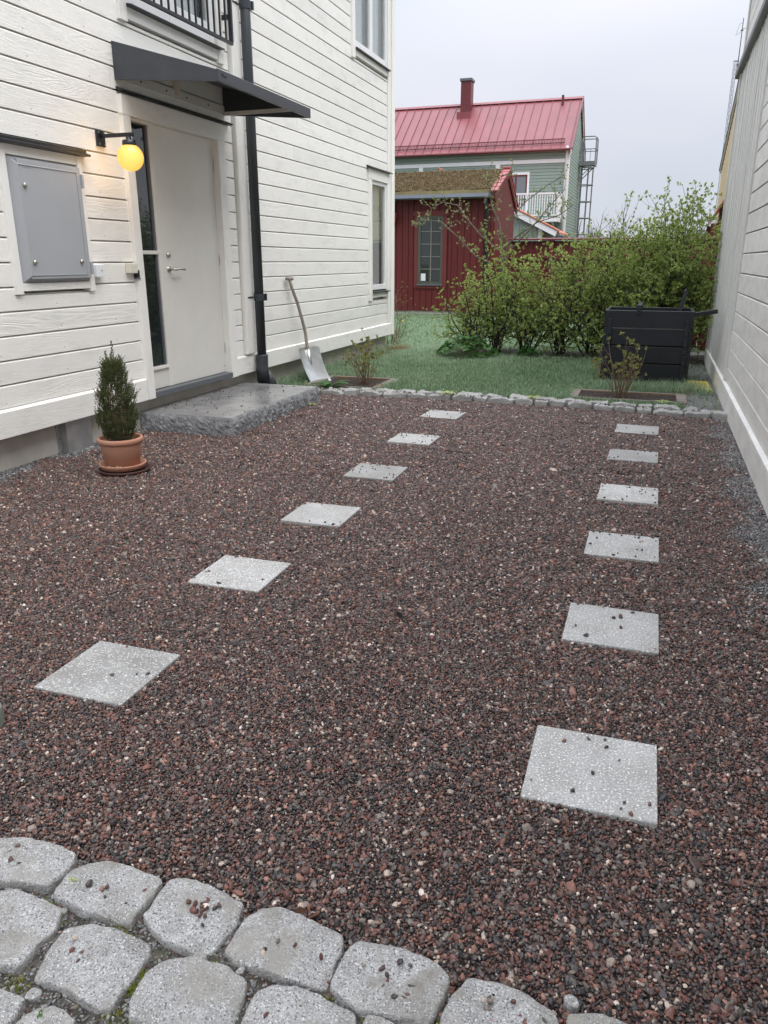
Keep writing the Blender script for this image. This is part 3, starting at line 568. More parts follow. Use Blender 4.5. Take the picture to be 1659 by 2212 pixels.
# downpipe
dp = thing('downpipe', (-3.92, 7.46, .1), 'dark grey round downpipe on the white house right of the door', 'downpipe')
px, py = -3.935, 7.455
obj('pipe', G().tube([(px, py, 6.0), (px, py, .42)], .048, 20), DARKP, dp, smooth=True)
obj('pipe_sleeve', G().tube([(px, py, .43), (px, py, .42), (px, py, .30), (px, py, .285), (px, py, .15)], [.062, .064, .062, .066, .066], 20), DARKP, dp, smooth=True)
g = G(); g.tube([(px, py + .01, .30), (px, py + .02, .2), (px, py + .04, .06)], [.055, .066, .075], 16); g.tube([(px + .01, py + .09, .28), (px + .03, py + .10, .16), (px + .05, py + .10, .05)], [.004, .055, .072], 14)
obj('outlet', g, DARKP, dp, smooth=True)
for z in (1.02, 3.66): obj('clamp', G().tube([(px, py, z - .035), (px, py, z + .035)], .056, 20).box(px - .09, px - .04, py - .10, py - .075, z - .008, z + .008).tube([(px - .05, py - .04, z), (px - .05, py - .15, z)], .009, 8).box(px + .03, px + .065, py + .03, py + .055, z - .035, z + .035), DARKP, dp)
obj('small_hook', G().box(px - .03, px - .0, py + .05, py + .072, 1.30, 1.38), BLACKM, dp, bevel=.006)

# metal duct on the foundation
du = thing('metal_duct', (-4.07, 4.66, .1), 'bare sheet metal duct cover against the concrete foundation behind the pot', 'duct')
obj('cover', B(-4.10, -4.035, 4.53, 4.80, -.02, .256), ALU, du, bevel=.002)
obj('flange', B(-4.099, -4.092, 4.49, 4.529, -.02, .256), ALU, du)
g = G()
for z in (.03, .12, .21): g.tube([(-4.092, 4.51, z), (-4.088, 4.51, z)], .006, 8)
obj('screws', g, BRASS, du, kind='stuff')
# granite door step
st = thing('door_step', (-3.65, 6.4, 0), 'wet grey granite slab step with rough hewn edges in front of the door', 'step')
def rough_slab(x0, x1, y0, y1, z1, z0):
    r = np.random.RandomState(5); g = G(); per = []
    def seg(a, b, n): return [(a[0] + (b[0] - a[0]) * t, a[1] + (b[1] - a[1]) * t) for t in np.linspace(0, 1, n, endpoint=False)]
    per = seg((x1, y0), (x1, y1), 130) + seg((x1, y1), (x0, y1), 60) + seg((x0, y1), (x0, y0), 10) + seg((x0, y0), (x1, y0), 70); n = len(per)
    zs = np.linspace(z1, z0, 12); V = []; cx, cy = (x0 + x1) / 2, (y0 + y1) / 2
    for k, z in enumerate(zs):
        for (x, y) in per:
            nx = 1.0 if abs(x - x1) < 1e-6 else (-1.0 if abs(x - x0) < 1e-6 else 0); ny = 0 if nx else (1.0 if y > cy else -1.0)
            s = (x + y) * 7; a = np.array([s + 11]); q = (float(fbm(a * 1.7, np.array([z * 14.]), 21)[0]) * .0045 + float(fbm(a * 6, np.array([z * 45.]), 22)[0]) * .0030)
            o = 0 if k == 0 else (.003 + abs(q) * min(1.2, k / 2.5) + .006 * math.sin(k / 11 * 3.0))
            V.append((x + nx * o, y + ny * o, z))
    F = [(k * n + j, (k + 1) * n + j, (k + 1) * n + (j + 1) % n, k * n + (j + 1) % n) for k in range(11) for j in range(n)]
    g.add(V, F); return g
sg = rough_slab(-4.1, -3.215, 5.50, 7.27, .15, -.03); obj('rough_side', sg, STEPS, st)
obj('step_top', B(-4.099, -3.2155, 5.5005, 7.2695, .10, .151), STEPT, st)

# ---- grey white house on the right
XR = .745
rh = thing('grey_house', (1.5, 6, 0), 'greyish white timber house wall close on the right with a grooved upright panel', 'house')
obj('wall_core', B(XR + .052, 5.0, -2, 12.02, .0, 3.6), GREYZ, rh)
for (a, b, c, d) in courses(-2, 8.60, .186, 3.68, .181, []): board(rh, 'y', XR, -1, a, b, c, d, .045, .012, GREYW)
obj('trim_board', B(XR - .020, XR + .05, 8.605, 8.72, .222, 3.66), GREYZ, rh, bevel=.004)
r9 = random.Random(8); y = 8.725; k = 0
while y < 11.93:
    w = min(r9.choice([.07, .085, .10]), 11.95 - y); obj('upright_board', B(XR - .002 - r9.uniform(0, .012), XR + .05, y, y + w - .010, .215, 3.66), GREYZ, rh); y += w
obj('corner_board', B(XR - .028, XR + .05, 11.955, 12.035, .0, 3.66), GREYZ, rh, bevel=.004)
g = G(); pr = [(XR + .05, .0), (XR - .031, .0), (XR - .031, .19), (XR - .029, .205), (XR + .05, .226)]; g.prism([(x, -2, z) for x, z in pr], (0, 13.952, 0)); obj('skirt_board', g, GREYW, rh)
g = G(); g.prism([(XR + .05, -2, 3.665), (XR - .06, -2, 3.665), (XR - .07, -2, 3.68), (XR - .07, -2, 3.75), (XR + .05, -2, 3.82)], (0, 14.35, 0)); obj('dark_band', g, GREYTRIM, rh)
obj('upper_core', B(XR + .052, 5.0, -2, 12.2, 3.7, 5.3), GREYZ, rh)
for (a, b, c, d) in courses(-2, 12.1, 3.82, 5.3, .181, []): board(rh, 'y', XR + .004, -1, a, b, c, d, .045, .012, GREYW)
obj('corner_board', B(XR - .015, XR + .06, 12.105, 12.24, 3.75, 5.3), GREYZ, rh)
g = G(); g.prism([(XR - .35, -2.2, 5.30), (XR - .35, -2.2, 5.40), (2.9, -2.2, 6.8), (5.2, -2.2, 5.3), (5.2, -2.2, 5.2)][::-1], (0, 14.7, 0)); obj('roof', g, DARK, rh)
# ================================================================== BACKGROUND BUILDINGS
# ---- red shed with a sedum roof
YS = 20.6
sh = thing('red_shed', (-6.3, 21.9, 0), 'dark red timber shed with brown sedum roof and tall green framed window', 'shed')
obj('wall_core', B(-8.9, -4.13, YS + .035, 23.35, .1, 2.82), REDDARK, sh)
obj('foundation', B(-8.85, -4.14, YS + .03, 23.3, -.05, .10), CONC, sh)
xs = [-8.9 + .168 * i for i in range(29)]
WIN = (-6.236, -5.289, .70, 2.60)
def vboard(x0, x1, z0, z1, nm='board'): obj(nm, B(x0 + .004, x1 - .008, YS, YS + .04, z0, z1), REDW, sh)
for x in xs:
    x1 = min(x + .168, -4.12)
    if x1 - x < .03: continue
    if x1 <= WIN[0] or x >= WIN[1]: vboard(x, x1, .10, 3.0)
    else:
        if x < WIN[0]: vboard(x, WIN[0], .10, 3.0)
        if x1 > WIN[1]: vboard(WIN[1], x1, .10, 3.0)
        a, b = max(x, WIN[0]), min(x1, WIN[1])
        if b - a > .03: vboard(a, b, .10, WIN[2]); vboard(a, b, WIN[3], 3.0)
# gable side facing the lawn
def gz_top(y): return 2.86 + (3.60 - 2.86) * (1 - abs(y - 22.1) / 1.55)
y = YS + .045
while y < 23.4:
    y1 = min(y + .165, 23.43); g = G(); g.prism([(-4.13, y, .1), (-4.13, y1 - .008, .1), (-4.13, y1 - .008, gz_top(y1)), (-4.13, y, gz_top(y))][::-1], (.028, 0, 0)); obj('board', g, REDW, sh); y = y1
# window
w = obj('window_frame', G().box(-6.12, -6.035, YS - .02, YS + .04, .79, 2.49).box(-5.50, -5.44, YS - .02, YS + .04, .79, 2.49).box(-6.035, -5.50, YS - .02, YS + .04, 2.42, 2.49).box(-6.035, -5.50, YS - .02, YS + .04, .79, .86), OLIVE, sh)
g = G().box(-5.775, -5.745, YS - .012, YS + .03, .86, 2.42)
for k in range(1, 5): z = .86 + 1.56 * k / 5; g.box(-6.035, -5.775, YS - .012, YS + .03, z - .010, z + .010).box(-5.745, -5.50, YS - .012, YS + .03, z - .010, z + .010)
obj('glazing_bars', g, OLIVEL, w)
for k in range(5):
    for a, b in ((-6.035, -5.775), (-5.745, -5.50)): obj('pane', B(a, b, YS + .01, YS + .016, .86 + 1.56 * k / 5 + .01, .86 + 1.56 * (k + 1) / 5 - .01), GLASS, w)
obj('paper_note', B(-6.03, -5.90, YS + .004, YS + .006, .875, 1.06), PAPER, w)
obj('casing', B(-6.215, -6.12, YS - .03, YS + .03, .70, 2.48), REDTRIM, sh); obj('casing', B(-5.44, -5.33, YS - .03, YS + .03, .70, 2.48), REDTRIM, sh)
obj('casing', B(-6.24, -5.29, YS - .034, YS + .03, 2.49, 2.61), REDTRIM, sh); obj('casing', B(-6.12, -5.44, YS - .028, YS + .03, .68, .755), REDTRIM, sh)
obj('sill_flashing', B(-6.13, -5.43, YS - .06, YS + .03, .757, .788), GREYTRIM, sh)
obj('hood', G().prism([(-7.0, YS, 2.33), (-6.70, YS, 2.33), (-6.66, YS, 2.52), (-6.80, YS, 2.68), (-7.0, YS, 2.68)], (0, -.20, 0)), REDTRIM, sh)
# roof
g = G(); n1, n2 = 90, 36; V = []
for j in range(n2 + 1):
    for i in range(n1 + 1):
        x = -9.0 + (9.0 - 4.20) * i / n1; t = j / n2; yy = 20.44 + (22.15 - 20.44) * t; zz = 3.03 + .62 * t
        V.append((x, yy - .02, zz + .05 + .018 * float(fbm(np.array([x * 9.]), np.array([yy * 9.]), 31)[0]) * .8))
g.add(V, [(j * (n1 + 1) + i, j * (n1 + 1) + i + 1, (j + 1) * (n1 + 1) + i + 1, (j + 1) * (n1 + 1) + i) for j in range(n2) for i in range(n1)])
obj('sedum_carpet', g, MOSSR, sh)
# sedum tufts: small upright shoots so that the carpet has a ragged surface
rs = np.random.RandomState(3); n = 26000; X = rs.uniform(-9, -4.2, n); T = rs.uniform(0, 1, n); Yv = 20.44 + 1.71 * T; Z = 3.07 + .62 * T
def blades(X, Y, Z, L, Wd, lean, rs):
    n = len(X); a = rs.uniform(0, 6.283, n); la = rs.uniform(0, 6.283, n); lv = lean * rs.uniform(.1, 1, n)
    dx, dy = np.cos(a) * Wd / 2, np.sin(a) * Wd / 2; tx, ty = np.cos(la) * lv * L, np.sin(la) * lv * L
    m = .55
    V = np.empty((n, 5, 3)); 
    V[:, 0] = np.stack([X - dx, Y - dy, Z], 1); V[:, 1] = np.stack([X + dx, Y + dy, Z], 1)
    V[:, 2] = np.stack([X + dx * .8 + tx * m * .6, Y + dy * .8 + ty * m * .6, Z + L * m], 1); V[:, 3] = np.stack([X - dx * .8 + tx * m * .6, Y - dy * .8 + ty * m * .6, Z + L * m], 1)
    V[:, 4] = np.stack([X + tx, Y + ty, Z + L * np.sqrt(np.maximum(.05, 1 - lv ** 2 * .8))], 1)
    b = np.arange(n)[:, None] * 5; F = np.concatenate([b + np.array([0, 1, 2]), b + np.array([0, 2, 3]), b + np.array([3, 2, 4])]); return V.reshape(-1, 3), F
def tri3(name, V, F, m, tone, parent=None, **kw):
    return npmesh(name, V, F, m, parent, tone=np.tile(tone, 3), **kw)
V, F = blades(X, Yv, Z, rs.uniform(.02, .07, n), .03, 1.3, rs); SED = leafmat('sedum_shoot', (.07, .045, .025), (.32, .24, .12), .9)
tri3('sedum_shoots', V, F, SED, rs.uniform(0, 1, n), sh, kind='stuff')
obj('roof_back', G().prism([(-9.0, 22.15, 3.70), (-9.0, 23.62, 2.80), (-9.0, 23.62, 2.72), (-9.0, 22.15, 3.60)], (4.95, 0, 0)), PINKT, sh)
obj('moss_batten', B(-9.0, -4.20, 20.40, 20.44, 2.995, 3.075), MOSSE, sh)
g = G(); g.prism([(-9.0, 20.38, 2.985), (-9.0, 20.27, 2.985), (-9.0, 20.25, 2.90), (-9.0, 20.31, 2.865), (-9.0, 20.38, 2.885)], (4.80, 0, 0)); obj('gutter', g, GUTTER, sh)
obj('soffit', B(-9.0, -4.13, 20.385, YS, 2.90, 2.99), BLACKM, sh)
obj('downpipe', G().tube([(-4.30, 20.33, 2.88), (-4.30, 20.36, 2.75), (-4.29, 20.54, 2.62), (-4.285, 20.54, .1)], .042, 12), DARKP, sh, smooth=True)
for (ya, za, yb, zb) in ((20.36, 3.0, 22.15, 3.68), (23.70, 2.82, 22.15, 3.68)):
    g = G(); g.bar((-4.085, ya, za - .10), (-4.085, yb, zb - .10), .045, .16); obj('barge_board', g, REDW, sh)
    for k in range(6):
        t0, t1 = k / 6, (k + 1.12) / 6; p0 = Vector((-4.13, ya + (yb - ya) * t0, za + (zb - za) * t0)); p1 = Vector((-4.13, ya + (yb - ya) * t1, za + (zb - za) * t1 - .02)); g = G(); g.bar(p0 + Vector((0, 0, .03)), p1 + Vector((0, 0, .03)), .21, .05); obj('verge_tile', g, PINKT, sh, bevel=.015)
obj('ridge_tile', B(-4.24, -4.02, 22.05, 22.25, 3.70, 3.755), PINKT, sh, bevel=.015)

# ---- red fence behind the hedge
fe = thing('red_fence', (-1, 22.3, 0), 'long dark red board fence with a capped top beyond the hedge', 'fence')
YF = 22.3; x = -4.0
rf = random.Random(2)
while x < 4.0: obj('board', B(x, x + .1455, YF + rf.uniform(0, .004), YF + .025, .05, 1.89), REDW, fe); x += .15
x = -2.9
while x < 4: obj('post', B(x, x + .10, YF - .09, YF - .002, .0, 1.91), REDTRIM, fe); x += 1.95
obj('rail', B(-4.0, 4.0, YF - .05, YF - .003, 1.44, 1.55), REDTRIM, fe); obj('rail', B(-4.0, 4.0, YF - .05, YF - .003, .35, .46), REDTRIM, fe)
g = G(); g.prism([(-4.05, YF - .13, 1.915), (-4.05, YF + .06, 1.915), (-4.05, YF + .06, 1.93), (-4.05, YF - .03, 1.97), (-4.05, YF - .13, 1.945)][::-1], (8.1, 0, 0)); obj('cap', g, REDDARK, fe)
f2 = thing('short_fence', (1.0, 13.6, 0), 'short low dark red fence section behind the compost bin at the grey house', 'fence')
x = .38
while x < 2.0: obj('board', B(x, x + .138, 13.6, 13.625, .0, 1.22), REDW, f2); x += .15
obj('rail', B(.38, 2.0, 13.56, 13.598, .9, 1.0), REDTRIM, f2); obj('cap', B(.36, 2.0, 13.55, 13.66, 1.222, 1.25), REDDARK, f2)

# ---- green house
YG, XG = 33.5, -3.81
gh = thing('green_house', (-8.9, 36.2, 0), 'pale green timber house with red sheet metal roof and white corner boards', 'house')
obj('wall_core', B(-14.5, XG - .03, YG + .03, 38.9, 0, 5.62), GREENW, gh)
g = G(); g.prism([(-14.5, YG + .03, 5.62), (-14.5, 38.9, 5.62), (-14.5, 36.2, 7.6)], (14.5 + XG - .03, 0, 0)); obj('gable_core', g, GREENW, gh)
GW = (-6.157, -5.328, 2.95, 4.76); GB = (-14.5, -3.97, 5.055, 5.205)
GV = [(-9.945, -9.768, 0, 5.055), (-6.72, -6.524, 0, 5.055), (-13.2, -13.02, 0, 5.055)]
for (a, b, c, d) in courses(-14.5, -3.97, 1.2, 5.62, .118, [GW, GB] + GV): board(gh, 'x', YG, -1, a, b, c, d, .028, .015, GREENW)
obj('band', B(-14.5, -3.97, YG - .02, YG + .02, 5.06, 5.20), FARWHITE, gh)
for v in GV: obj('upright_band', B(v[0] + .003, v[1] - .003, YG - .018, YG + .02, 1.2, 5.058), FARWHITE, gh)
for (a, b, c, d) in courses(YG + .03, 38.9, 1.2, 7.55, .118, [], clip=lambda z: (YG, 38.9) if z < 5.7 else (YG + (z - 5.65) * 1.36, 38.9 - (z - 5.65) * 1.36)): board(gh, 'y', XG, 1, a, b, c, d, .028, .015, GREENY)
obj('corner_board', B(-3.965, -3.84, YG - .022, YG + .028, 0, 5.66), FARWHITE, gh); obj('corner_board', B(XG - .03, XG + .014, YG - .02, YG + .15, 0, 5.66), FARWHITE, gh)
obj('downpipe', G().tube([(-3.90, YG - .15, 5.62), (-3.90, YG - .06, 5.35), (-3.895, YG - .06, .2)], .045, 10), FARWHITE, gh, smooth=True)
# window of the balcony
wg = obj('window_casing', G().box(-6.155, -6.08, YG - .025, YG + .02, 2.96, 4.66).box(-5.41, -5.33, YG - .025, YG + .02, 2.96, 4.66).box(-6.155, -5.33, YG - .028, YG + .02, 4.66, 4.755), FARWHITE, gh)
obj('sash', G().box(-6.08, -6.02, YG - .015, YG + .02, 3.55, 4.66).box(-5.47, -5.41, YG - .015, YG + .02, 3.55, 4.66).box(-5.90, -5.84, YG - .015, YG + .02, 3.61, 4.60).box(-6.02, -5.47, YG - .015, YG + .02, 4.60, 4.66).box(-6.02, -5.47, YG - .015, YG + .02, 3.55, 3.61), REDTRIM, wg)
for a, b in ((-6.02, -5.90), (-5.84, -5.47)): obj('pane', B(a, b, YG + .0, YG + .01, 3.61, 4.60), GLASSL, wg)
# roof: one panel at a time with standing seams
def rp(x, t, dz=0): return (x, YG - .22 + (36.2 - YG + .22) * t, 5.50 + (7.78 - 5.50) * t + dz)
x = -14.6; k = 0
while x < -3.76:
    x1 = min(x + .372, -3.72); g = G(); g.prism([rp(x, 0), rp(x1 - .012, 0), rp(x1 - .012, 1), rp(x, 1)], (0, 0, -.035)); rpn = obj('roof_panel', g, REDROOF, gh); g = G(); g.prism([rp(x1 - .014, .0, .045), rp(x1, .0, .045), rp(x1, 1, .045), rp(x1 - .014, 1, .045)], (0, 0, -.08)); obj('seam', g, REDSEAM, rpn); x = x1
g = G(); g.prism([(-14.6, 39.2, 5.45), (-14.6, 36.2, 7.74), (-14.6, 36.2, 7.79), (-14.6, 39.2, 5.5)], (10.88, 0, 0)); obj('roof_back', g, REDROOF, gh)
obj('ridge_cap', G().prism([(-14.65, 36.06, 7.74), (-14.65, 36.2, 7.84), (-14.65, 36.34, 7.74)], (10.95, 0, 0)), REDROOF, gh)
for (a, b) in (((XG + .10, YG - .24, 5.50), (XG + .10, 36.2, 7.78)), ((XG + .10, 39.15, 5.50), (XG + .10, 36.2, 7.78))): g = G(); g.bar(a, b, .025, .16); obj('verge', g, REDROOF, gh); g = G(); a2 = (a[0] - .03, a[1], a[2] - .12); b2 = (b[0] - .03, b[1], b[2] - .12); g.bar(a2, b2, .03, .16); obj('barge_board', g, FARWHITE, gh)
obj('fascia', B(-14.55, -3.80, YG - .16, YG - .13, 5.50, 5.62 - .06), FARWHITE, gh)
obj('gutter', G().tube([(-14.6, YG - .26, 5.50), (-3.75, YG - .26, 5.50)], .05, 8), REDDARK, gh)
g = G(); 
for dz in (.05, .19): g.bar(Vector(rp(-14.5, .10)) + Vector((0, 0, dz)), Vector(rp(-4.05, .10)) + Vector((0, 0, dz)), .025, .03)
x = -14.5
while x < -4.05: g.box(x, x + .022, *[rp(x, .10)[1] - .005, rp(x, .10)[1] + .005], rp(x, .1)[2] + .03, rp(x, .1)[2] + .20); x += .06
obj('snow_guard', g, REDDARK, gh)
ch = obj('chimney', B(-8.78, -8.34, 35.65, 36.15, 7.1, 8.60), REDDARK, gh, bevel=.01); obj('chimney_cap', B(-8.82, -8.30, 35.6, 36.2, 8.602, 8.70), GREYTRIM, ch); obj('chimney_flashing', B(-8.86, -8.26, 35.35, 36.18, 7.0, 7.38), REDROOF, ch)
obj('roof_vent', B(-4.55, -4.46, 35.8, 35.95, 7.4, 7.86), REDDARK, gh)
# balcony
bl = obj('balcony', B(-5.9, -3.99, 32.5, 33.46, 2.84, 2.99), FARWHITE, gh)
g = G().box(-5.9, -3.97, 32.5, 32.55, 3.84, 3.90).box(-5.9, -3.97, 32.51, 32.54, 3.06, 3.10).box(-4.03, -3.97, 32.5, 32.56, 2.99, 3.9).box(-4.03, -3.97, 33.40, 33.46, 2.99, 3.9).box(-4.02, -3.98, 32.56, 33.4, 3.84, 3.9).box(-4.02, -3.98, 32.56, 33.4, 3.06, 3.1)
obj('railing', g, FARWHITE, bl)
for k in range(20): obj('baluster', B(-5.86 + k * .094, -5.83 + k * .094, 32.515, 32.54, 3.10, 3.84), FARWHITE, bl)
for k in range(9): obj('baluster', B(-4.012, -3.985, 32.62 + k * .09, 32.645 + k * .09, 3.10, 3.84), FARWHITE, bl)
obj('bracket', G().bar((-4.2, 32.6, 2.84), (-4.2, 33.48, 2.3), .07, .07), FARWHITE, bl)
# wall ladder with cage and platform on the gable
ld = thing('gable_ladder', (-3.6, 37.5, 2), 'galvanised caged ladder with railed platform on the green house gable', 'ladder')
for y in (37.3, 37.7): obj('rail', B(-3.72, -3.68, y, y + .04, 1.0, 6.3), GALV, ld)
g = G(); z = 1.2
while z < 6.2: g.tube([(-3.70, 37.32, z), (-3.70, 37.72, z)], .014, 6); z += .3
obj('rungs', g, GALV, ld)
z = 2.5
while z < 5.3:
    g = G(); g.tube([(-3.70 + .52 * math.sin(a) * (1), 37.52 - .36 * math.cos(a), z) for a in np.linspace(0, math.pi, 11)], .022, 6); obj('hoop', g, GALV, ld); z += .68
for a in (.6, 1.2, 1.95, 2.6): obj('cage_bar', G().tube([(-3.70 + .52 * math.sin(a), 37.52 - .36 * math.cos(a), 2.5), (-3.70 + .52 * math.sin(a), 37.52 - .36 * math.cos(a), 5.25)], .018, 6), GALV, ld)
obj('platform', G().box(-3.80, -3.15, 37.1, 37.95, 5.33, 5.37).box(-3.80, -3.12, 37.08, 37.1, 5.30, 5.47).box(-3.15, -3.12, 37.1, 37.95, 5.30, 5.47), GALV, ld)
g = G()
for y in (37.12, 37.92):
    g.tube([(-3.76, y, 5.4), (-3.72, y, 6.38), (-3.66, y, 6.44), (-3.20, y, 6.44), (-3.13, y, 6.36), (-3.13, y, 5.4)], .026, 8).tube([(-3.73, y, 5.95), (-3.13, y, 5.95)], .02, 6)
for x in (-3.55, -3.35): g.tube([(x, 37.12, 5.4), (x, 37.12, 5.95)], .010, 5)
g.tube([(-3.13, 37.12, 6.40), (-3.13, 37.92, 6.40)], .02, 8).tube([(-3.13, 37.12, 5.95), (-3.13, 37.92, 5.95)], .02, 6)
obj('railing', g, GALV, ld); obj('brace', G().tube([(-3.80, 37.1, 4.75), (-3.2, 37.1, 5.33)], .02, 6).tube([(-3.80, 37.95, 4.75), (-3.2, 37.95, 5.33)], .02, 6), GALV, ld)
# ---- pale green outbuilding with tiled roof
an = thing('green_outbuilding', (-6, 29.5, 0), 'pale green outbuilding with white bargeboard and red tiled roof below the balcony', 'outbuilding')
PG = GREENW
x = -7.4
while x < -4.06:
    g = G(); zt = lambda q: 3.0 - (q + 4.92) * .495; g.prism([(x, 28, .5), (x + .142, 28, .5), (x + .142, 28, zt(x + .142) - .12), (x, 28, zt(x) - .12)], (0, .03, 0)); obj('board', g, GREENY, an); x += .15
obj('wall_core', B(-7.4, -3.95, 28.031, 31.3, 0, 2.35), GREENY, an); obj('corner_board', B(-4.05, -3.92, 27.985, 28.03, .3, 2.45), FARWHITE, an)
g = G(); g.bar((-7.5, 28.0 - .20, 4.21), (-3.42, 28.0 - .20, 2.255), .04, .20); obj('barge_board', g, FARWHITE, an)
for k in range(12):
    t0 = k / 12; p0 = Vector((-3.34, 27.85, 2.33)); d = Vector((-4.2, 0, 2.06)); g = G()
    for q in range(1): g.bar(p0 + d * t0, p0 + d * (t0 + 1.12 / 12) + Vector((0, 0, -.0)), .20, .05, up=(0, 0, 1))
    obj('verge_tile', g, TILE, an, bevel=.012)
g = G(); g.prism([(-3.36, 27.96, 2.30), (-7.5, 27.96, 4.33), (-7.5, 27.96, 4.27), (-3.36, 27.96, 2.24)], (0, 3.5, 0)); obj('roof', g, TILE, an)
obj('gutter', G().tube([(-3.36, 27.8, 2.20), (-3.36, 31.4, 2.20)], .055, 8).tube([(-3.36, 27.95, 2.2), (-3.5, 27.95, 2.05), (-3.75, 27.95, 1.95), (-3.75, 27.95, .5)], .035, 8), GREYTRIM, an)
# ---- yellow house
yh = thing('yellow_house', (4.5, 36, 0), 'pale yellow timber house gable seen past the grey house corner', 'house')
XY = 2.13
def ycl(z): return (26, 39.95) if z < 5.2 else (26 + (z - 5.2) * 1.4, 39.95 - (z - 5.2) * 2.15)
for (a, b, c, d) in courses(31.0, 39.95, 1.5, 8.6, .155, [], clip=ycl): board(yh, 'y', XY, -1, a, b, c, d, .028, .010, YELW)
g = G(); g.prism([(XY + .03, 26, 0), (XY + .03, 39.9, 0), (XY + .03, 39.9, 5.25), (XY + .03, 32.6, 8.62), (XY + .03, 26, 5.25)], (7, 0, 0)); obj('wall_core', g, YELW, yh)
obj('corner_board', B(XY - .012, XY + .03, 39.95, 40.10, 0, 5.2), FARWHITE, yh)
g = G(); g.bar((XY - .04, 40.35, 5.14), (XY - .04, 32.6, 8.74), .05, .10); obj('barge_board', g, FARWHITE, yh)
g = G(); g.bar((XY - .05, 40.4, 5.22), (XY - .05, 32.6, 8.84), .10, .05); obj('verge', g, GREYTRIM, yh)
g = G(); g.prism([(XY - .06, 40.4, 5.22), (XY - .06, 32.6, 8.86), (XY - .06, 25.4, 5.5), (XY - .06, 25.4, 5.4), (XY - .06, 32.6, 8.76), (XY - .06, 40.4, 5.12)], (7.5, 0, 0)); obj('roof', g, REDDARK, yh)
lt = thing('tiled_lean_to', (1.9, 36, 2.5), 'small pinkish red tiled roof at the foot of the yellow house', 'roof')
g = G(); g.prism([(XY - .02, 35.2, 3.62), (1.70, 35.2, 2.85), (1.70, 35.2, 2.78), (XY - .02, 35.2, 3.5)], (0, 3.0, 0)); obj('roof_sheet', g, PINKT, lt)
for k in range(5): g = G(); t = k / 5; g.bar((XY - .03 - .40 * t, 35.15, 3.66 - .77 * t), (XY - .03 - .40 * (t + .22), 35.15, 3.66 - .77 * (t + .22)), .2, .07); obj('verge_tile', g, TILE, lt, bevel=.015)
obj('side_board', B(1.72, XY - .02, 38.205, 38.24, 0, 2.8), REDTRIM, lt); obj('front_board', B(1.72, XY - .02, 35.2, 35.24, 0, 2.8), REDTRIM, lt)
# ---- radio mast
ms = thing('radio_mast', (3.2, 60, 0), 'thin steel lattice mast with a whip antenna above the yellow house', 'mast')
g = G(); c3_ = [(3.11, 59.95), (3.29, 59.95), (3.2, 60.1)]
for (x, y) in c3_: g.tube([(x, y, 0), (x, y, 13.5)], .016, 6)
obj('leg_rails', g, GALV, ms)
g = G(); z = 5.0; k = 0
while z < 13.3:
    for a, b in ((0, 1), (1, 2), (2, 0)): p, q = (a, b) if k % 2 else (b, a); g.tube([(*c3_[p], z), (*c3_[q], z + .24)], .008, 4, cap=False)
    z += .24; k += 1
obj('lattice', g, GALV, ms)
obj('top_frame', G().bar((3.08, 59.95, 13.52), (3.40, 59.95, 13.52), .04, .05).bar((3.29, 59.95, 12.9), (3.40, 59.95, 12.9), .05, .07).bar((3.29, 59.95, 13.3), (3.40, 59.95, 13.3), .05, .07), DARKP, ms)
obj('pole', G().tube([(3.36, 59.93, 12.85), (3.36, 59.93, 15.9)], [.032, .022], 8), DARKP, ms)
obj('antenna', G().tube([(3.36, 59.93, 15.25), (3.2, 59.93, 15.05), (3.02, 59.93, 14.95), (3.10, 59.93, 15.3), (3.2, 59.93, 15.6), (3.34, 59.93, 15.62)], .010, 5).tube([(3.30, 59.93, 15.25), (3.46, 59.93, 15.32), (3.62, 59.93, 15.32)], .014, 5).bar((3.28, 59.93, 15.22), (3.44, 59.93, 15.22), .05, .05), DARKP, ms)

# ================================================================== PLANTS
def leafquads(P, D, L, Wd, K, rs, spread=.9, fold=.25):
    """K leaf-sized quads around each site"""
    n = len(P); P = np.repeat(P, K, 0); D = np.repeat(D, K, 0) + rs.normal(0, spread, (n * K, 3)); D /= np.linalg.norm(D, axis=1)[:, None] + 1e-9
    Rn = rs.normal(0, 1, (n * K, 3)); Sd = np.cross(D, Rn); Sd /= np.linalg.norm(Sd, axis=1)[:, None] + 1e-9; Nn = np.cross(D, Sd)
    l = (L * rs.uniform(.6, 1.25, n * K))[:, None]; w = (Wd * rs.uniform(.7, 1.2, n * K))[:, None]
    V = np.stack([P, P + D * l * .55 + Sd * w * .5 + Nn * l * fold * .4, P + D * l, P + D * l * .55 - Sd * w * .5 + Nn * l * fold * .4], 1).reshape(-1, 3)
    i = np.arange(n * K)[:, None] * 4; return V, i + np.array([0, 1, 2, 3])
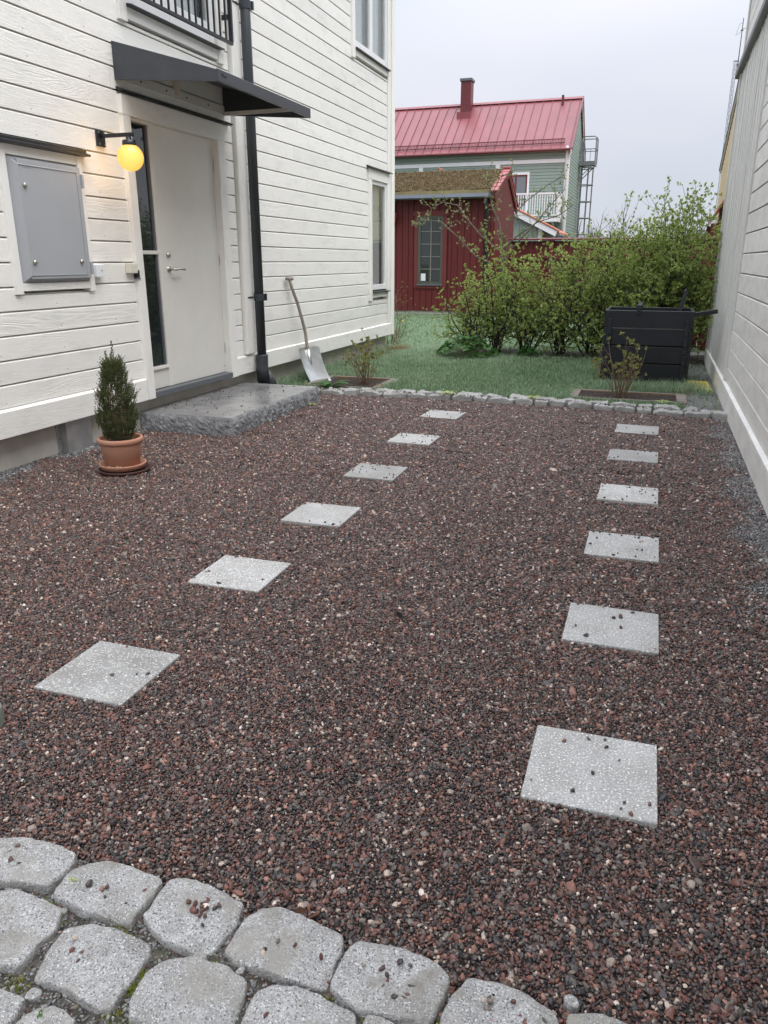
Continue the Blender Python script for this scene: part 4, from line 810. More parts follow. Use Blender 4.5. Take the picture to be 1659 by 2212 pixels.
class Plant:
    def __init__(s, seed): s.g = G(); s.r = random.Random(seed); s.P = []; s.D = []
    def grow(s, p, d, length, rad, depth, step=.07, wander=.22, up=.05, branch=.5, leaf=.5, sub=.45, sides=5, start=.15, bang=.8, leafd=0):
        r = s.r; p = Vector(p); d = Vector(d).normalized(); pts = [p.copy()]; rs_ = [rad]; n = max(2, int(length / step)); ch = []
        for i in range(n):
            d = (d + Vector((r.gauss(0, wander), r.gauss(0, wander), r.gauss(0, wander) + up))).normalized(); p = p + d * (length / n); pts.append(p.copy()); t = (i + 1) / n; rs_.append(rad * (1 - .7 * t) + .0006)
            if depth > 0 and t > start and r.random() < branch:
                a = d.orthogonal().normalized(); a.rotate(Matrix.Rotation(r.uniform(0, 6.283), 3, d)); ch.append((p.copy(), (d * (1 - bang * .5) + a * bang).normalized(), length * sub * r.uniform(.5, 1.15) * (1.15 - .6 * t), max(.0012, rs_[-1] * .6)))
            if depth <= leafd and r.random() < leaf: s.P.append(tuple(p)); s.D.append(tuple(d))
        s.g.tube(pts, rs_, sides if depth > 0 else 3, cap=False); s.P.append(tuple(p)); s.D.append(tuple(d))
        for (cp, cdir, cl, crd) in ch: s.grow(cp, cdir, cl, crd, depth - 1, step, wander, up, branch, leaf, sub, sides, .1, bang, leafd)
    def done(s, name, loc, label, cat, bark, leafm, L, Wd, K, seed, group=None, spread=.8, tonef=None, leaves='leaves'):
        t = thing(name, loc, label, cat, group); obj('stems', s.g, bark, t)
        rs = np.random.RandomState(seed); P = np.array(s.P); D = np.array(s.D); V, F = leafquads(P, D, L, Wd, K, rs, spread)
        base = rs.uniform(0, 1, len(P)); tone = np.repeat(base, K) * .6 + rs.uniform(0, .4, len(P) * K); npmesh(leaves, V, F, leafm, t, tone=tone, kind='stuff'); return t, len(F)

HS = [(-2.72, 12.0, 1.35, .50, 'left end shrub of the hedge, low and loose above the geranium clump'), (-2.30, 12.1, 1.70, .42, 'young leafing hedge shrub in front of the grey shed downpipe'), (-1.85, 12.1, 1.72, .42, 'airy hedge shrub standing before the left part of the red fence'),
      (-1.35, 12.1, 1.80, .42, 'dark stemmed hedge shrub left of the middle of the hedge'), (-.88, 12.2, 1.80, .42, 'hedge shrub directly left of the compost bin'), (-.38, 12.2, 2.05, .36, 'dense hedge shrub behind the left half of the compost bin'),
      (.02, 12.25, 2.30, .32, 'tall dense hedge shrub behind the right half of the compost bin'), (.36, 12.35, 2.30, .26, 'rightmost and tallest hedge shrub beside the grey house corner')]
tot = 0
for i, (x, y, h, sp_, lab) in enumerate(HS):
    p = Plant(100 + i); r = p.r; dens = 1.0 if i < 5 else 1.45
    for k in range(int(15 * dens)):
        a = r.uniform(0, 6.283); o = r.uniform(0, .10); tl = r.uniform(0.02, 1.25) * sp_
        ln = h * r.uniform(.60, .98)
        p.grow((x + math.cos(a) * o, y + math.sin(a) * o, -.02), (math.cos(a) * tl - (.25 if i == 0 else 0) * (k % 2), math.sin(a) * tl * .8, 1), ln, .013 * r.uniform(.6, 1.2), 2, step=.075, wander=.16, up=.06, branch=.58 * (1.12 if i > 4 else 1), leaf=.85, sub=.44, start=.13, bang=1.1, leafd=1)
    _, n = p.done('hedge_shrub', (x, y, 0), lab, 'shrub', BARK, LEAFH, .032, .022, 5 if i < 5 else 6, i, group='shrubs of the leafing hedge'); tot += n
print('hedge leaves', tot)
# young tree rising behind the hedge
p = Plant(55); r = p.r
p.g.tube([(-2.42, 12.95, -.05), (-2.43, 12.95, .8), (-2.42, 12.95, 1.35), (-2.44, 12.95, 1.62)], [.045, .038, .033, .028], 8)
limbs = [([(-2.44, 12.95, 1.6), (-2.50, 12.95, 1.95), (-2.62, 12.9, 2.2), (-2.66, 12.9, 2.45), (-2.72, 12.85, 2.72)], .022), ([(-2.62, 12.9, 2.0), (-2.8, 12.85, 2.18), (-3.0, 12.8, 2.35), (-3.25, 12.8, 2.5), (-3.5, 12.8, 2.42), (-3.68, 12.8, 2.28)], .014) if 0 else ([(-2.5, 12.9, 1.55), (-2.75, 12.85, 1.75), (-2.98, 12.8, 2.0), (-3.15, 12.8, 2.22), (-3.4, 12.8, 2.27), (-3.6, 12.8, 2.17)], .015),
         ([(-2.5, 12.95, 1.3), (-2.85, 12.9, 1.45), (-3.15, 12.85, 1.75), (-3.42, 12.8, 1.98), (-3.72, 12.8, 2.02), (-3.9, 12.8, 1.92)], .014), ([(-2.43, 12.95, 1.3), (-2.3, 12.95, 1.55), (-2.0, 12.9, 1.85), (-1.75, 12.9, 2.15), (-1.5, 12.9, 2.42)], .016), ([(-2.44, 12.95, 1.55), (-2.2, 12.9, 1.75), (-1.9, 12.9, 1.95), (-1.55, 12.85, 2.05), (-1.35, 12.85, 2.2)], .013),
         ([(-2.44, 12.95, 1.62), (-2.36, 12.9, 1.95), (-2.1, 12.9, 2.25), (-1.75, 12.9, 2.5), (-1.52, 12.9, 2.62)], .012), ([(-2.64, 12.9, 2.35), (-2.5, 12.85, 2.62), (-2.25, 12.85, 2.72)], .008)]
for pts, rad in limbs:
    k = len(pts); p.g.tube(pts, [rad * (1 - .65 * i / (k - 1)) for i in range(k)], 6, cap=False)
    for i in range(1, k):
        for q in range(5 if i > 1 else 2):
            t = r.random(); a = Vector(pts[i - 1]).lerp(Vector(pts[i]), t); d = (Vector(pts[i]) - Vector(pts[i - 1])).normalized(); e = Vector((r.gauss(0, 1), r.gauss(0, .6), r.gauss(0, 1) + .3)).normalized(); p.grow(a, (d * .5 + e), r.uniform(.08, .26), .004, 1, step=.04, wander=.3, up=.04, branch=.25, leaf=.55, sub=.5, leafd=1, sides=3)
p.done('young_tree', (-2.43, 12.95, 0), 'young tree with pale lichened branches rising above the hedge before the red shed', 'tree', BARKL, LEAFT, .028, .020, 4, 77)
for i, (x, y, z0, z1) in enumerate([(-.62, 12.3, 1.3, 2.32), (-.05, 12.3, 1.7, 2.45), (.30, 12.35, 1.8, 2.42)]):
    p = Plant(300 + i)
    for k in range(2): p.grow((x + k * .07, y, z0), (.12 - k * .25, 0, 1), z1 - z0, .006, 1, step=.06, wander=.10, up=.12, branch=.3, leaf=.7, sub=.22, leafd=1, sides=4)
    p.done('hedge_shoot', (x, y, 0), ['tall fresh green shoot above the middle of the hedge', 'upright leafy shoot above the dense part of the hedge', 'upright leafy shoot above the hedge nearest the grey house'][i], 'shoot', BARK, LEAFH, .035, .016, 5, 90 + i, group='long shoots on top of the hedge')

# two small budding shrubs in timber edged beds
for i, (x, y, h, lab, w_) in enumerate([(-3.12, 8.42, .56, 'budding shrub in the timber edged bed beside the shovel', .8), (-.27, 8.48, .66, 'budding shrub in the timber edged bed before the compost bin', .62)]):
    p = Plant(40 + i); r = p.r
    for k in range(21):
        a = r.uniform(0, 6.283); tl = r.uniform(.05, w_ * .85); o = r.uniform(0, .07)
        p.grow((x + math.cos(a) * o, y + math.sin(a) * o * .6, 0), (math.cos(a) * tl, math.sin(a) * tl * .7, 1), h * r.uniform(.5, 1.0), .0052, 2, step=.07, wander=.10, up=.03, branch=.45, leaf=.13, sub=.38, start=.35, bang=.7, leafd=0, sides=5)
    p.done('budding_shrub', (x, y, 0), lab, 'shrub', TWIG, LEAFB, .036, .022, 6, 20 + i, group='budding shrubs in the timber beds', spread=.55)
p = Plant(70); r = p.r
for k in range(12): p.grow((-4.22 + r.uniform(-.1, .1), 12.75 + r.uniform(-.1, .1), 0), (r.uniform(-.5, .6), r.uniform(-.4, .4), 1), r.uniform(.5, .95), .006, 2, wander=.13, branch=.4, leaf=.06, sub=.4, sides=4)
p.done('bare_shrub', (-4.22, 12.75, 0), 'nearly bare twiggy shrub at the far corner of the white house', 'shrub', TWIG, LEAFB, .022, .014, 3, 5)

# potted juniper
jp = thing('potted_juniper', (-3.37, 4.28, 0), 'small columnar juniper in a terracotta pot on a saucer', 'potted plant')
C0 = (-3.37, 4.28, .0)
obj('lower_saucer', G().lathe([(.12, .003), (.168, .006), (.175, .026), (.168, .028), (.16, .012), (.01, .010)], (C0[0] + .012, C0[1] + .0, 0), 40), TERRAD, jp, smooth=True)
obj('saucer', G().lathe([(.115, .024), (.140, .026), (.158, .058), (.156, .064), (.148, .063), (.132, .036), (.01, .034)], C0, 40), TERRA, jp, smooth=True)
obj('pot', G().lathe([(.10, .036), (.113, .038), (.136, .200), (.136, .204), (.146, .206), (.151, .216), (.151, .232), (.145, .241), (.134, .240), (.130, .228), (.128, .20), (.01, .195)], C0, 48), TERRA, jp, smooth=True)
g = G(); n = 40; V = []
for j in range(n + 1):
    a = -2.3 + 1.9 * j / n; zt = .048 + .022 * max(0, math.sin(j / n * 3.14)) ** .7 * (.55 + .45 * math.sin(j * .9) * math.sin(j * .37))
    for z in (.040, zt): rr_ = .1141 + (z - .038) * .142 ; V.append((C0[0] + rr_ * math.cos(a), C0[1] + rr_ * math.sin(a), z))
g.add(V, [(2 * j, 2 * j + 2, 2 * j + 3, 2 * j + 1) for j in range(n)]); obj('lime_stain', g, TERRAW, jp, smooth=True)
obj('potting_soil', G().lathe([(.128, .20), (.08, .215), (.01, .22)], C0, 24), SOIL, jp, smooth=True)
g = G(); rj = random.Random(6)
for k in range(7): a = k * .9; g.tube([(C0[0] + .01 * math.cos(a), C0[1] + .01 * math.sin(a), .2), (C0[0] + .05 * math.cos(a), C0[1] + .05 * math.sin(a), .45), (C0[0] + .03 * math.cos(a + .3), C0[1] + .03 * math.sin(a + .3), .7)], [.006, .004, .002], 5)
obj('stems', g, TWIG, jp)
rs = np.random.RandomState(12); n = 2100; t = rs.uniform(0, 1, n) ** 1.1; zz = .225 + t * .50; env = np.interp(zz, [.22, .27, .36, .50, .60, .70, .80], [.075, .118, .130, .118, .086, .050, .018]) * (1 + .10 * np.sin(zz * 40))
a = rs.uniform(0, 6.283, n); rad = env * np.sqrt(rs.uniform(.22, 1, n)) * (1 + .10 * np.sin(a * 3 + zz * 9)); P0 = np.stack([C0[0] + rad * np.cos(a), C0[1] + rad * np.sin(a), zz], 1)
D0 = np.stack([np.cos(a) * .35, np.sin(a) * .35, np.full(n, 1.0)], 1) + rs.normal(0, .16, (n, 3)); D0 /= np.linalg.norm(D0, axis=1)[:, None]
Ls = np.interp(zz, [.22, .45, .75], [.030, .045, .07]) * rs.uniform(.6, 1.3, n)
# a few long leaders at the top
Pt = []; Dt = []; tone = []
lead = [(0.01, 0.0, .60, .28), (-.045, .01, .55, .26), (.05, .0, .52, .22), (-.02, .03, .58, .22), (.02, -.03, .56, .20), (-.07, -.01, .42, .20), (.075, .01, .42, .18), (-.085, 0, .34, .17), (.09, -.02, .30, .16)]
for i in range(n):
    K = 6
    for q in range(K): s_ = q / K; Pt.append(P0[i] + D0[i] * Ls[i] * s_); Dt.append(D0[i]); tone.append(min(1, max(0, .25 + .5 * s_ + rs.normal(0, .18))))
for (dx, dy, z0, L_) in lead:
    for q in range(150): s_ = q / 150; Pt.append(np.array([C0[0] + dx * (1 + .2 * s_) + rs.normal(0, .012 * (1 - s_)), C0[1] + dy + rs.normal(0, .012 * (1 - s_)), z0 + L_ * s_])); Dt.append(np.array([rs.normal(0, .3), rs.normal(0, .3), 1])); tone.append(rs.uniform(.2, .8))
V, F = leafquads(np.array(Pt), np.array(Dt), .013, .0045, 2, rs, .38); npmesh('foliage', V, F, JUN, jp, tone=np.repeat(np.array(tone), 2), kind='stuff')

# geranium clumps of lobed leaves
lf = G(); pts = []
for k in range(25):
    a = -math.pi * .92 + k * 2 * math.pi * .92 / 24; rr_ = .62 + .38 * abs(math.cos(a * 2.5)) ** .7; pts.append((rr_ * math.cos(a + math.pi / 2 * 0), rr_ * math.sin(a), .10 * (rr_ - .6)))
lf.add([(0, 0, -.06)] + pts, [(0, k + 1, k + 2) for k in range(24)])
lmeshes = []
for q in range(3):
    me = bpy.data.meshes.new('leaf'); me.from_pydata([(x, y, z + .08 * math.sin(x * 3 + q)) for x, y, z in lf.v], [], lf.f); me.materials.append(LEAFD)
    at_ = me.attributes.new('tone', 'FLOAT', 'FACE'); at_.data.foreach_set('value', np.full(len(me.polygons), .15 + .4 * q, dtype=np.float32)); lmeshes.append(me)
for ci, (cx, cy, cr_, h, n, lab) in enumerate([(-2.60, 11.35, .44, .30, 170, 'big clump of lobed green leaves at the left foot of the hedge'), (-1.72, 11.62, .17, .15, 34, 'small clump of lobed leaves under the middle hedge stems')]):
    t = thing('geranium', (cx, cy, 0), lab, 'plant', 'leafy clumps at the foot of the hedge'); r = random.Random(ci + 3); g = G()
    for k in range(n):
        a = r.uniform(0, 6.283); q = math.sqrt(r.random()); px_, py_ = cx + cr_ * q * math.cos(a), cy + cr_ * q * math.sin(a) * .8; pz = .04 + h * (1 - q * q * .85) * r.uniform(.75, 1.1)
        o = bpy.data.objects.new('leaf', lmeshes[k % 3]); s_ = r.uniform(.035, .06); o.scale = (s_, s_, s_); o.location = (px_, py_, pz); o.rotation_euler = (math.sin(a) * -.7 * q + r.gauss(0, .25) - .2, math.cos(a) * .7 * q + r.gauss(0, .25), r.uniform(0, 6.28)); COL.objects.link(o); o.parent = t; o.matrix_parent_inverse = t.matrix_basis.inverted()
        if k % 2 == 0: g.tube([(cx + (px_ - cx) * .4, cy + (py_ - cy) * .4, 0), (px_, py_, pz)], .0018, 3, cap=False)
    obj('stalks', g, TWIG, t)

# lawn grass
rs = np.random.RandomState(1)
def inside(X, Y, boxes):
    m = np.zeros(len(X), bool)
    for (a, b, c, d) in boxes: m |= (X > a) & (X < b) & (Y > c) & (Y < d)
    return m
EXC = [(-3.78, -2.80, 8.04, 8.90), (-.80, .40, 8.18, 8.84), (-.60, .46, 9.62, 10.5), (-8, -4.08, 0, 12.03), (.44, .7, 9.0, 10.0), (-9, -4.1, 20.55, 24)]
def lawnpatch(n, x0, x1, y0, y1, L, Wd, lean):
    X = rs.uniform(x0, x1, n); Y = rs.uniform(y0, y1, n); keep = ~inside(X, Y, EXC)
    fr = np.interp(X, KX, KY) + .25; keep &= Y > fr
    keep &= ~((X > .36) & (Y < 13.2) & (rs.uniform(0, 1, n) < .93)); keep &= ~((Y > 11.65) & (Y < 12.75) & (X > -2.95) & (rs.uniform(0, 1, n) < .8))
    keep &= (Y > 12.1) | (X > -4.08); keep &= X < .7
    X, Y = X[keep], Y[keep]; n = len(X); patch = fbm(X * .8, Y * .8, 41) * .5 + fbm(X * 4, Y * 4, 42) * .22
    dew_sheen = np.exp(-(((X + 3.2) / 1.3) ** 2 + ((Y - 12.6) / 2.4) ** 2)) * .5 + np.clip((Y - 12) / 5, 0, 1) * .12  # sky sheen on the dewy far grass, put into the blade tone
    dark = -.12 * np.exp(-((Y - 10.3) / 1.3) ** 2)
    tone = np.clip(.36 + .16 * patch + dew_sheen + dark + rs.normal(0, .20, n) + (rs.uniform(0, 1, n) < .16) * .6 - (rs.uniform(0, 1, n) < .2) * .3, 0, 1)
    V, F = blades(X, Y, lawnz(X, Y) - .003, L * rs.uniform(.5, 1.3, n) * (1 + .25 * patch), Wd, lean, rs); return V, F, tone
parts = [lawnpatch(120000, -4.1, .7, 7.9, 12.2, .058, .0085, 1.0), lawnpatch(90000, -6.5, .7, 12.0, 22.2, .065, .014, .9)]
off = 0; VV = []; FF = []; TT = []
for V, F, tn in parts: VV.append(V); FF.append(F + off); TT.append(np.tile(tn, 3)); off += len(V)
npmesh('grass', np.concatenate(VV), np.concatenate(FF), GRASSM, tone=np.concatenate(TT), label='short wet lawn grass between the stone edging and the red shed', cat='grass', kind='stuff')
def tufts(name, sites, L, n, spread, m, seed, lab, wd=.005, lean=1.1):
    r = np.random.RandomState(seed); X = []; Y = []
    for (x, y, s_) in sites: k = int(n * s_); X.append(r.normal(x, spread, k)); Y.append(r.normal(y, spread, k))
    X = np.concatenate(X); Y = np.concatenate(Y); V, F = blades(X, Y, np.full(len(X), .0), L * r.uniform(.4, 1.3, len(X)), wd, lean, r); return tri3(name, V, F, m, r.uniform(.1, 1, len(X)), label=lab, cat='grass', kind='stuff')
tufts('long_grass', [(-3.98 + .02 * math.sin(k), 7.62 + k * .11, 1.2) for k in range(12)] + [(-3.98, 8.9 + k * .12, .8) for k in range(24)], .14, 60, .045, GRASSM, 2, 'longer grass along the foundation of the white house')
tufts('bin_grass', [(-.5 + k * .09, 9.02 + .10 * math.sin(k * 2), 2.2) for k in range(13)] + [(.42, 9.1, 2.2), (.34, 9.0, 2.2), (.48, 9.3, 1), (.22, 9.1, 1.4)], .14, 60, .06, GRASSM, 3, 'longer grass tufts between the compost bin and the timber bed')
tufts('frame_grass', [(-3.7 + k * .07, 8.92, .8) for k in range(14)] + [(-2.80, 8.1 + k * .09, 1.3) for k in range(9)] + [(-.80, 8.25 + k * .08, .9) for k in range(8)] + [(-.75 + k * .09, 8.86, .8) for k in range(13)], .075, 50, .035, GRASSM, 6, 'grass creeping over the edges of the timber frames')
tufts('dry_tufts', [(-4.0 + .05 * k, 11.9 + .06 * k, 1.6) for k in range(5)] + [(-3.95, 11.4, 1), (-4.0, 11.0, .6), (-2.85, 8.15, .5), (.36, 8.85, .6)], .10, 60, .06, DRYG, 4, 'dry straw coloured grass at the foot of the white house corner')

# small plants on and around the gravel
def weed(x, y, z, s_, lab, seed, n=7, name='dandelion', cat='weed', m=LEAFH, up=.35):
    r = random.Random(seed); g = G(); tn = []
    for k in range(n):
        a = k * 2.4 + r.uniform(-.3, .3); L_ = s_ * r.uniform(.7, 1.2); dx, dy = math.cos(a), math.sin(a); w_ = L_ * .13; V = []; m_ = 6
        for q in range(m_ + 1):
            t = q / m_; px_ = x + dx * L_ * t; py_ = y + dy * L_ * t; pz = z + L_ * (up * 1.6 * t - up * 1.1 * t * t) + .004; ww = w_ * (math.sin(3.14 * min(1, t * .9 + .08)) * (1 + .5 * (q % 2)))
            V += [(px_ - dy * ww, py_ + dx * ww, pz + ww * .2), (px_ + dy * ww, py_ - dx * ww, pz + ww * .2)]
        g.add(V, [(2 * q, 2 * q + 1, 2 * q + 3, 2 * q + 2) for q in range(m_)]); tn += [r.uniform(.3, 1)] * m_
    g.t = tn; return obj(name, g, m, label=lab, cat=cat)
weed(-3.40, 8.02, .0, .24, 'large dandelion rosette beside the shovel blade', 1, 11, m=LEAFD, up=.55)
weed(-3.185, 7.02, .0, .06, 'tiny weed at the rough edge of the door step', 2, 6)
weed(-1.98, 7.82, .05, .10, 'dandelion growing in the stone edging left of the middle', 3, 8)
weed(-1.10, 7.86, .05, .10, 'dandelion growing in the middle of the stone edging', 4, 8)
weed(.16, 8.15, .02, .09, 'small weed at the timber bed near the right end of the edging', 5, 7)
weed(-1.135, 1.10, .03, .018, 'single tiny green leaf between the cobblestones at the lower left', 6, 2, 'fallen_leaf', 'leaf')
weed(-.955, .80, .02, .03, 'small green leaf lying at the bottom edge cobblestones', 7, 3, 'fallen_leaf', 'leaf', LEAFD)
MOSSG = leafmat('moss_shoot', (.12, .16, .02), (.38, .42, .06), .7)
def mosspatch(sites, seed, lab):
    r = np.random.RandomState(seed); X = np.concatenate([r.normal(x, s_, n) for x, y, s_, n in sites]); Y = np.concatenate([r.normal(y, s_ * .7, n) for x, y, s_, n in sites])
    V, F = blades(X, Y, np.full(len(X), .008), .009 * r.uniform(.5, 1.4, len(X)), .0035, .9, r); tri3('moss', V, F, MOSSG, r.uniform(0, 1, len(X)), label=lab, cat='moss', kind='stuff')
mosspatch([(-1.185, .965, .022, 420), (-1.20, .93, .018, 200), (-1.15, .985, .010, 90), (-1.10, 1.02, .01, 40), (-.845, .93, .012, 320), (-.84, .96, .008, 90), (-.845, .865, .014, 120), (-.36, 1.03, .02, 60), (-.72, 1.025, .015, 60), (-1.07, .86, .02, 90), (-.475, 1.03, .01, 60), (-.60, .90, .012, 220), (-.95, 1.03, .02, 160), (-.24, 1.06, .012, 90), (-1.16, 1.04, .012, 60)], 8, 'green moss and sedum in the joints between the cobblestones')
# brown leaf, drain stone at the left edge
g = G(); V = []
for q in range(9):
    t = q / 8; w_ = .012 * math.sin(3.14 * t) + .001; V += [(-.63 + .062 * t, 1.205 + .010 * t - w_, .006 + .006 * math.sin(t * 9)), (-.63 + .062 * t, 1.205 + .010 * t, .003 + .004 * math.sin(t * 9)), (-.63 + .062 * t, 1.205 + .010 * t + w_, .010 + .006 * math.sin(t * 7))]
g.add(V, [(3 * q + a, 3 * q + 3 + a, 3 * q + 4 + a, 3 * q + 1 + a) for q in range(8) for a in (0, 1)])
obj('dry_leaf', g, mat('dry_leaf', (.11, .045, .025), .8, var=.4, vscale=30), label='curled dark brown dead leaf on gravel just above the cobblestones', cat='leaf')
gs = cobble([(-1.87 + .075 * math.cos(a), 1.56 + .07 * math.sin(a)) for a in np.linspace(0, 6.28, 9)[:-1]], None, 91, top=.06, m=mat('greenish_stone', (.25, .28, .23), .6, var=.2), n=18, name='loose_stone'); tag(gs, 'smooth greenish grey stone cut by the left edge of the picture', 'stone')
# daffodil and tulips
def flower(x, y, h, m, lab, s_=.035, grp=None):
    t = thing('daffodil' if m is PETALY else 'tulip', (x, y, 0), lab, 'flower', grp); obj('stalk', G().tube([(x, y, 0), (x + .01, y, h * .6), (x, y - .01, h)], .004, 5), MATS['brown_twig'] if 0 else LEAFST, t)
    P = np.array([[x, y - .01, h]] * 6); D = np.array([[math.cos(k), -.4, math.sin(k)] if m is PETALY else [math.cos(k) * .3, math.sin(k) * .3, 1] for k in np.linspace(0, 6.28, 7)[:-1]]); V, F = leafquads(P, D, s_ * 1.3, s_, 1, np.random.RandomState(1), .05); npmesh('petals', V, F, m, t, tone=np.full(len(F), .6))
    X = np.random.RandomState(3).normal(x, .035, 14); V, F = blades(X, np.random.RandomState(4).normal(y, .03, 14), np.zeros(14), np.full(14, h * .75), .012, .4, np.random.RandomState(5)); tri3('blades', V, F, GRASSM, np.full(14, .4), t)
LEAFST = mat('green_stalk', (.10, .17, .06), .6)
flower(-4.42, 13.95, .32, PETALY, 'single pale yellow daffodil on the lawn near the white house corner')
FLW = [(-2.2, 19.2, 'yellow'), (-3.6, 20.1, 'yellow'), (-3.9, 19.9, 'yellow'), (-1.55, 19.4, 'p'), (-1.40, 19.6, 'p'), (-1.25, 19.5, 'p'), (-1.0, 19.5, 'p'), (-2.55, 19.8, 'p'), (-2.4, 19.9, 'p')]
for i, (x, y, c) in enumerate(FLW): flower(x, y, .40, PETALY if c == 'yellow' else PETALP, 'yellow daffodil in the far bed behind the hedge' if c == 'yellow' else 'salmon coloured tulip in the far bed behind the hedge' , .05, 'daffodils in the far bed' if c == 'yellow' else 'tulips in the far bed')

# far bare trees
for i in range(16):
    r = random.Random(500 + i); x = -20 + i * 2.0 + r.uniform(-.8, .8); y = 150 + r.uniform(-15, 25); h = r.uniform(8.2, 10.5); p = Plant(600 + i)
    if i == 7: h = 11.5
    p.grow((x, y, -.3), (r.uniform(-.05, .05), 0, 1), h, .20, 3, step=.6, wander=.07, up=.12, branch=.9, leaf=0, sub=.42, sides=4, start=.22, bang=.75)
    t = thing('bare_tree', (x, y, 0), 'bare hazy tree on the far horizon between the green house ladder and the yellow house', 'tree', 'bare trees on the far horizon'); obj('trunk', p.g, FARTREE, t)
r = np.random.RandomState(9); n = 5000; X = r.uniform(-60, 40, n); Yv = 190 + r.uniform(-8, 8, n); hh = 7.2 + 1.0 * np.sin(X * .3) + np.sin(X * 1.1)
V, F = blades(X, Yv, np.zeros(n), hh * r.uniform(.6, 1.1, n), .28, .25, r); tri3('far_wood', V, F, FARTREE if 0 else leafmat('far_wood_tone', (.10, .095, .09), (.17, .155, .14), .9), r.uniform(0, 1, n), label='low hazy band of bare woodland on the far horizon', cat='woodland', kind='stuff')

# ================================================================== OBJECTS ON THE GROUND
# paving slabs
SL = [(-.041, 1.939, .6, 'largest pale slab in the right row, nearest the camera'), (-.040, 2.893, .3, 'second slab from the camera in the right row'), (-.042, 3.849, .2, 'third slab from the camera in the right row'), (-.049, 4.82, -.2, 'fourth slab from the camera in the right row, many dark pebbles on it'), (-.053, 5.852, -.6, 'fifth slab of the right row, second from the stone edging'), (-.052, 6.843, -1.0, 'farthest greyish slab of the right row before the stone edging'),
      (-1.694, 1.96, .5, 'large slab nearest the camera in the left row'), (-1.699, 2.908, 1.5, 'second slab from the camera in the left row'), (-1.690, 3.831, .6, 'third slab from the camera in the left row'), (-1.706, 4.806, .8, 'fourth slab of the left row, right of the potted juniper'), (-1.753, 5.872, -.5, 'fifth slab of the left row, right of the door step corner'), (-1.797, 6.959, -1.5, 'farthest small looking slab of the left row below the lawn edging')]
sg0 = G().box(-.176, .176, -.176, .176, -.04, .009)
sm = None
for i, (x, y, a, lab) in enumerate(SL):
    if sm is None: o = obj('paving_slab', sg0, SLAB, bevel=.0035); sm = o
    else: o = sm.copy(); COL.objects.link(o)
    o.location = (x, y, 0); o.rotation_euler = (R([.2, -.3, .1][i % 3]), R([-.2, .25, 0, .3][i % 4]), R(a)); tag(o, lab, 'paving slab', 'square stone slabs set in the gravel')

# timber edged beds
for nm, (x0, x1, y0, y1), lab in (('l', (-3.74, -2.82, 8.06, 8.88), 'sunken timber frame round the left budding shrub'), ('r', (-.78, .39, 8.22, 8.82), 'weathered timber frame round the budding shrub before the compost bin')):
    t = thing('timber_frame', ((x0 + x1) / 2, (y0 + y1) / 2, 0), lab, 'planting frame', 'timber frames round the shrubs'); zt = .028 if nm == 'r' else .034
    obj('plank', B(x0, x1, y0, y0 + (.055 if nm == 'r' else .045), -.05, zt), TIMBER, t, bevel=.003); obj('plank', B(x0 + .003, x1 - .003, y1 - .055, y1, -.05, zt - .003), TIMBER, t, bevel=.003)
    obj('plank', B(x0 + .004, x0 + .09, y0 + .056, y1 - .056, -.05, zt + .003), TIMBER, t, bevel=.003); obj('plank', B(x1 - .10, x1 - .004, y0 + .056, y1 - .056, -.05, zt + .003), TIMBER, t, bevel=.003)
    obj('inner_face', B(x0 + .09, x1 - .10, y1 - .060, y1 - .0555, -.05, zt - .01), TIMBERO, t)
    X0, X1, Y0, Y1 = x0 + .08, x1 - .09, y0 + .05, y1 - .05
    sheet('soil', X0, X1, Y0, Y1, .02, lambda x, y: .012 + fbm(x * 6, y * 6, 50) * .004 + fbm(x * 25, y * 25, 51) * .002, SOIL)
g = G(); V = []; sheet('hedge_soil', -2.9, .9, 11.62, 12.75, .05, lambda x, y: .012 + fbm(x * 3, y * 3, 52) * .006 + .02 * np.cos((y - 12.2) * 2.6), SOIL)

# compost bin
cbn = thing('compost_bin', (-.07, 10.05, 0), 'open black plastic compost bin of stacked boards at the corner of the grey house', 'compost bin')
bx0, bx1, by0, by1 = -.565, .425, 9.66, 10.42
zs = [.005, .03, .228, .430, .632, .838]
for k in range(5):
    z0, z1 = zs[k] + .005, zs[k + 1] - .006; o_ = .014 * (k % 2)
    for (a, b, c, d) in ((bx0, bx1, by0 + o_, by0 + .035), (bx0, bx1, by1 - .035, by1), (bx0 + o_, bx0 + .035, by0 + .036, by1 - .036), (bx1 - .035, bx1 - o_, by0 + .036, by1 - .036)):
        obj('board', B(a, b, c, d, z0, z1), PLAST, cbn, bevel=.006)
def clamp(x, y, z0, z1, s=1):
    obj('corner_clamp', B(x, x + .048, y - .03, y - .001, z0, z1), PLAST, cbn, bevel=.005); 
for k, (z0, z1) in enumerate([(.55, .735), (.345, .54), (.14, .335), (.01, .13)]):
    clamp(bx0 + .042, by0, z0, z1); clamp(bx1 - .095 - .0 * k, by0, z0, z1)
    if k in (1, 2): 
        for x in (bx0 + .066, bx1 - .071): obj('knob', G().sphere((x, by0 - .030, z0 + .10), .016, 12, 8), PLAST, cbn, smooth=True)
obj('lid_bar', G().box(-.213, -.158, by0 - .02, by1 + .03, .842, .895).box(-.213, -.158, by0 - .022, by0 - .002, .79, .842), PLAST, cbn, bevel=.004)
obj('lever', G().bar((.38, by0 + .03, .79), (.66, by0 + .05, .838), .05, .048), PLAST, cbn, bevel=.006)
obj('upright_lever', G().bar((.27, by1 - .2, .80), (.325, by1 - .15, 1.04), .05, .04, up=(0, 1, 0)).tube([(.31, by1 - .15, 1.02), (.335, by1 - .15, 1.045)], .026, 10), PLAST, cbn, bevel=.004)
obj('inner_waste', B(bx0 + .04, bx1 - .04, by0 + .04, by1 - .04, .0, .60), SOIL, cbn)

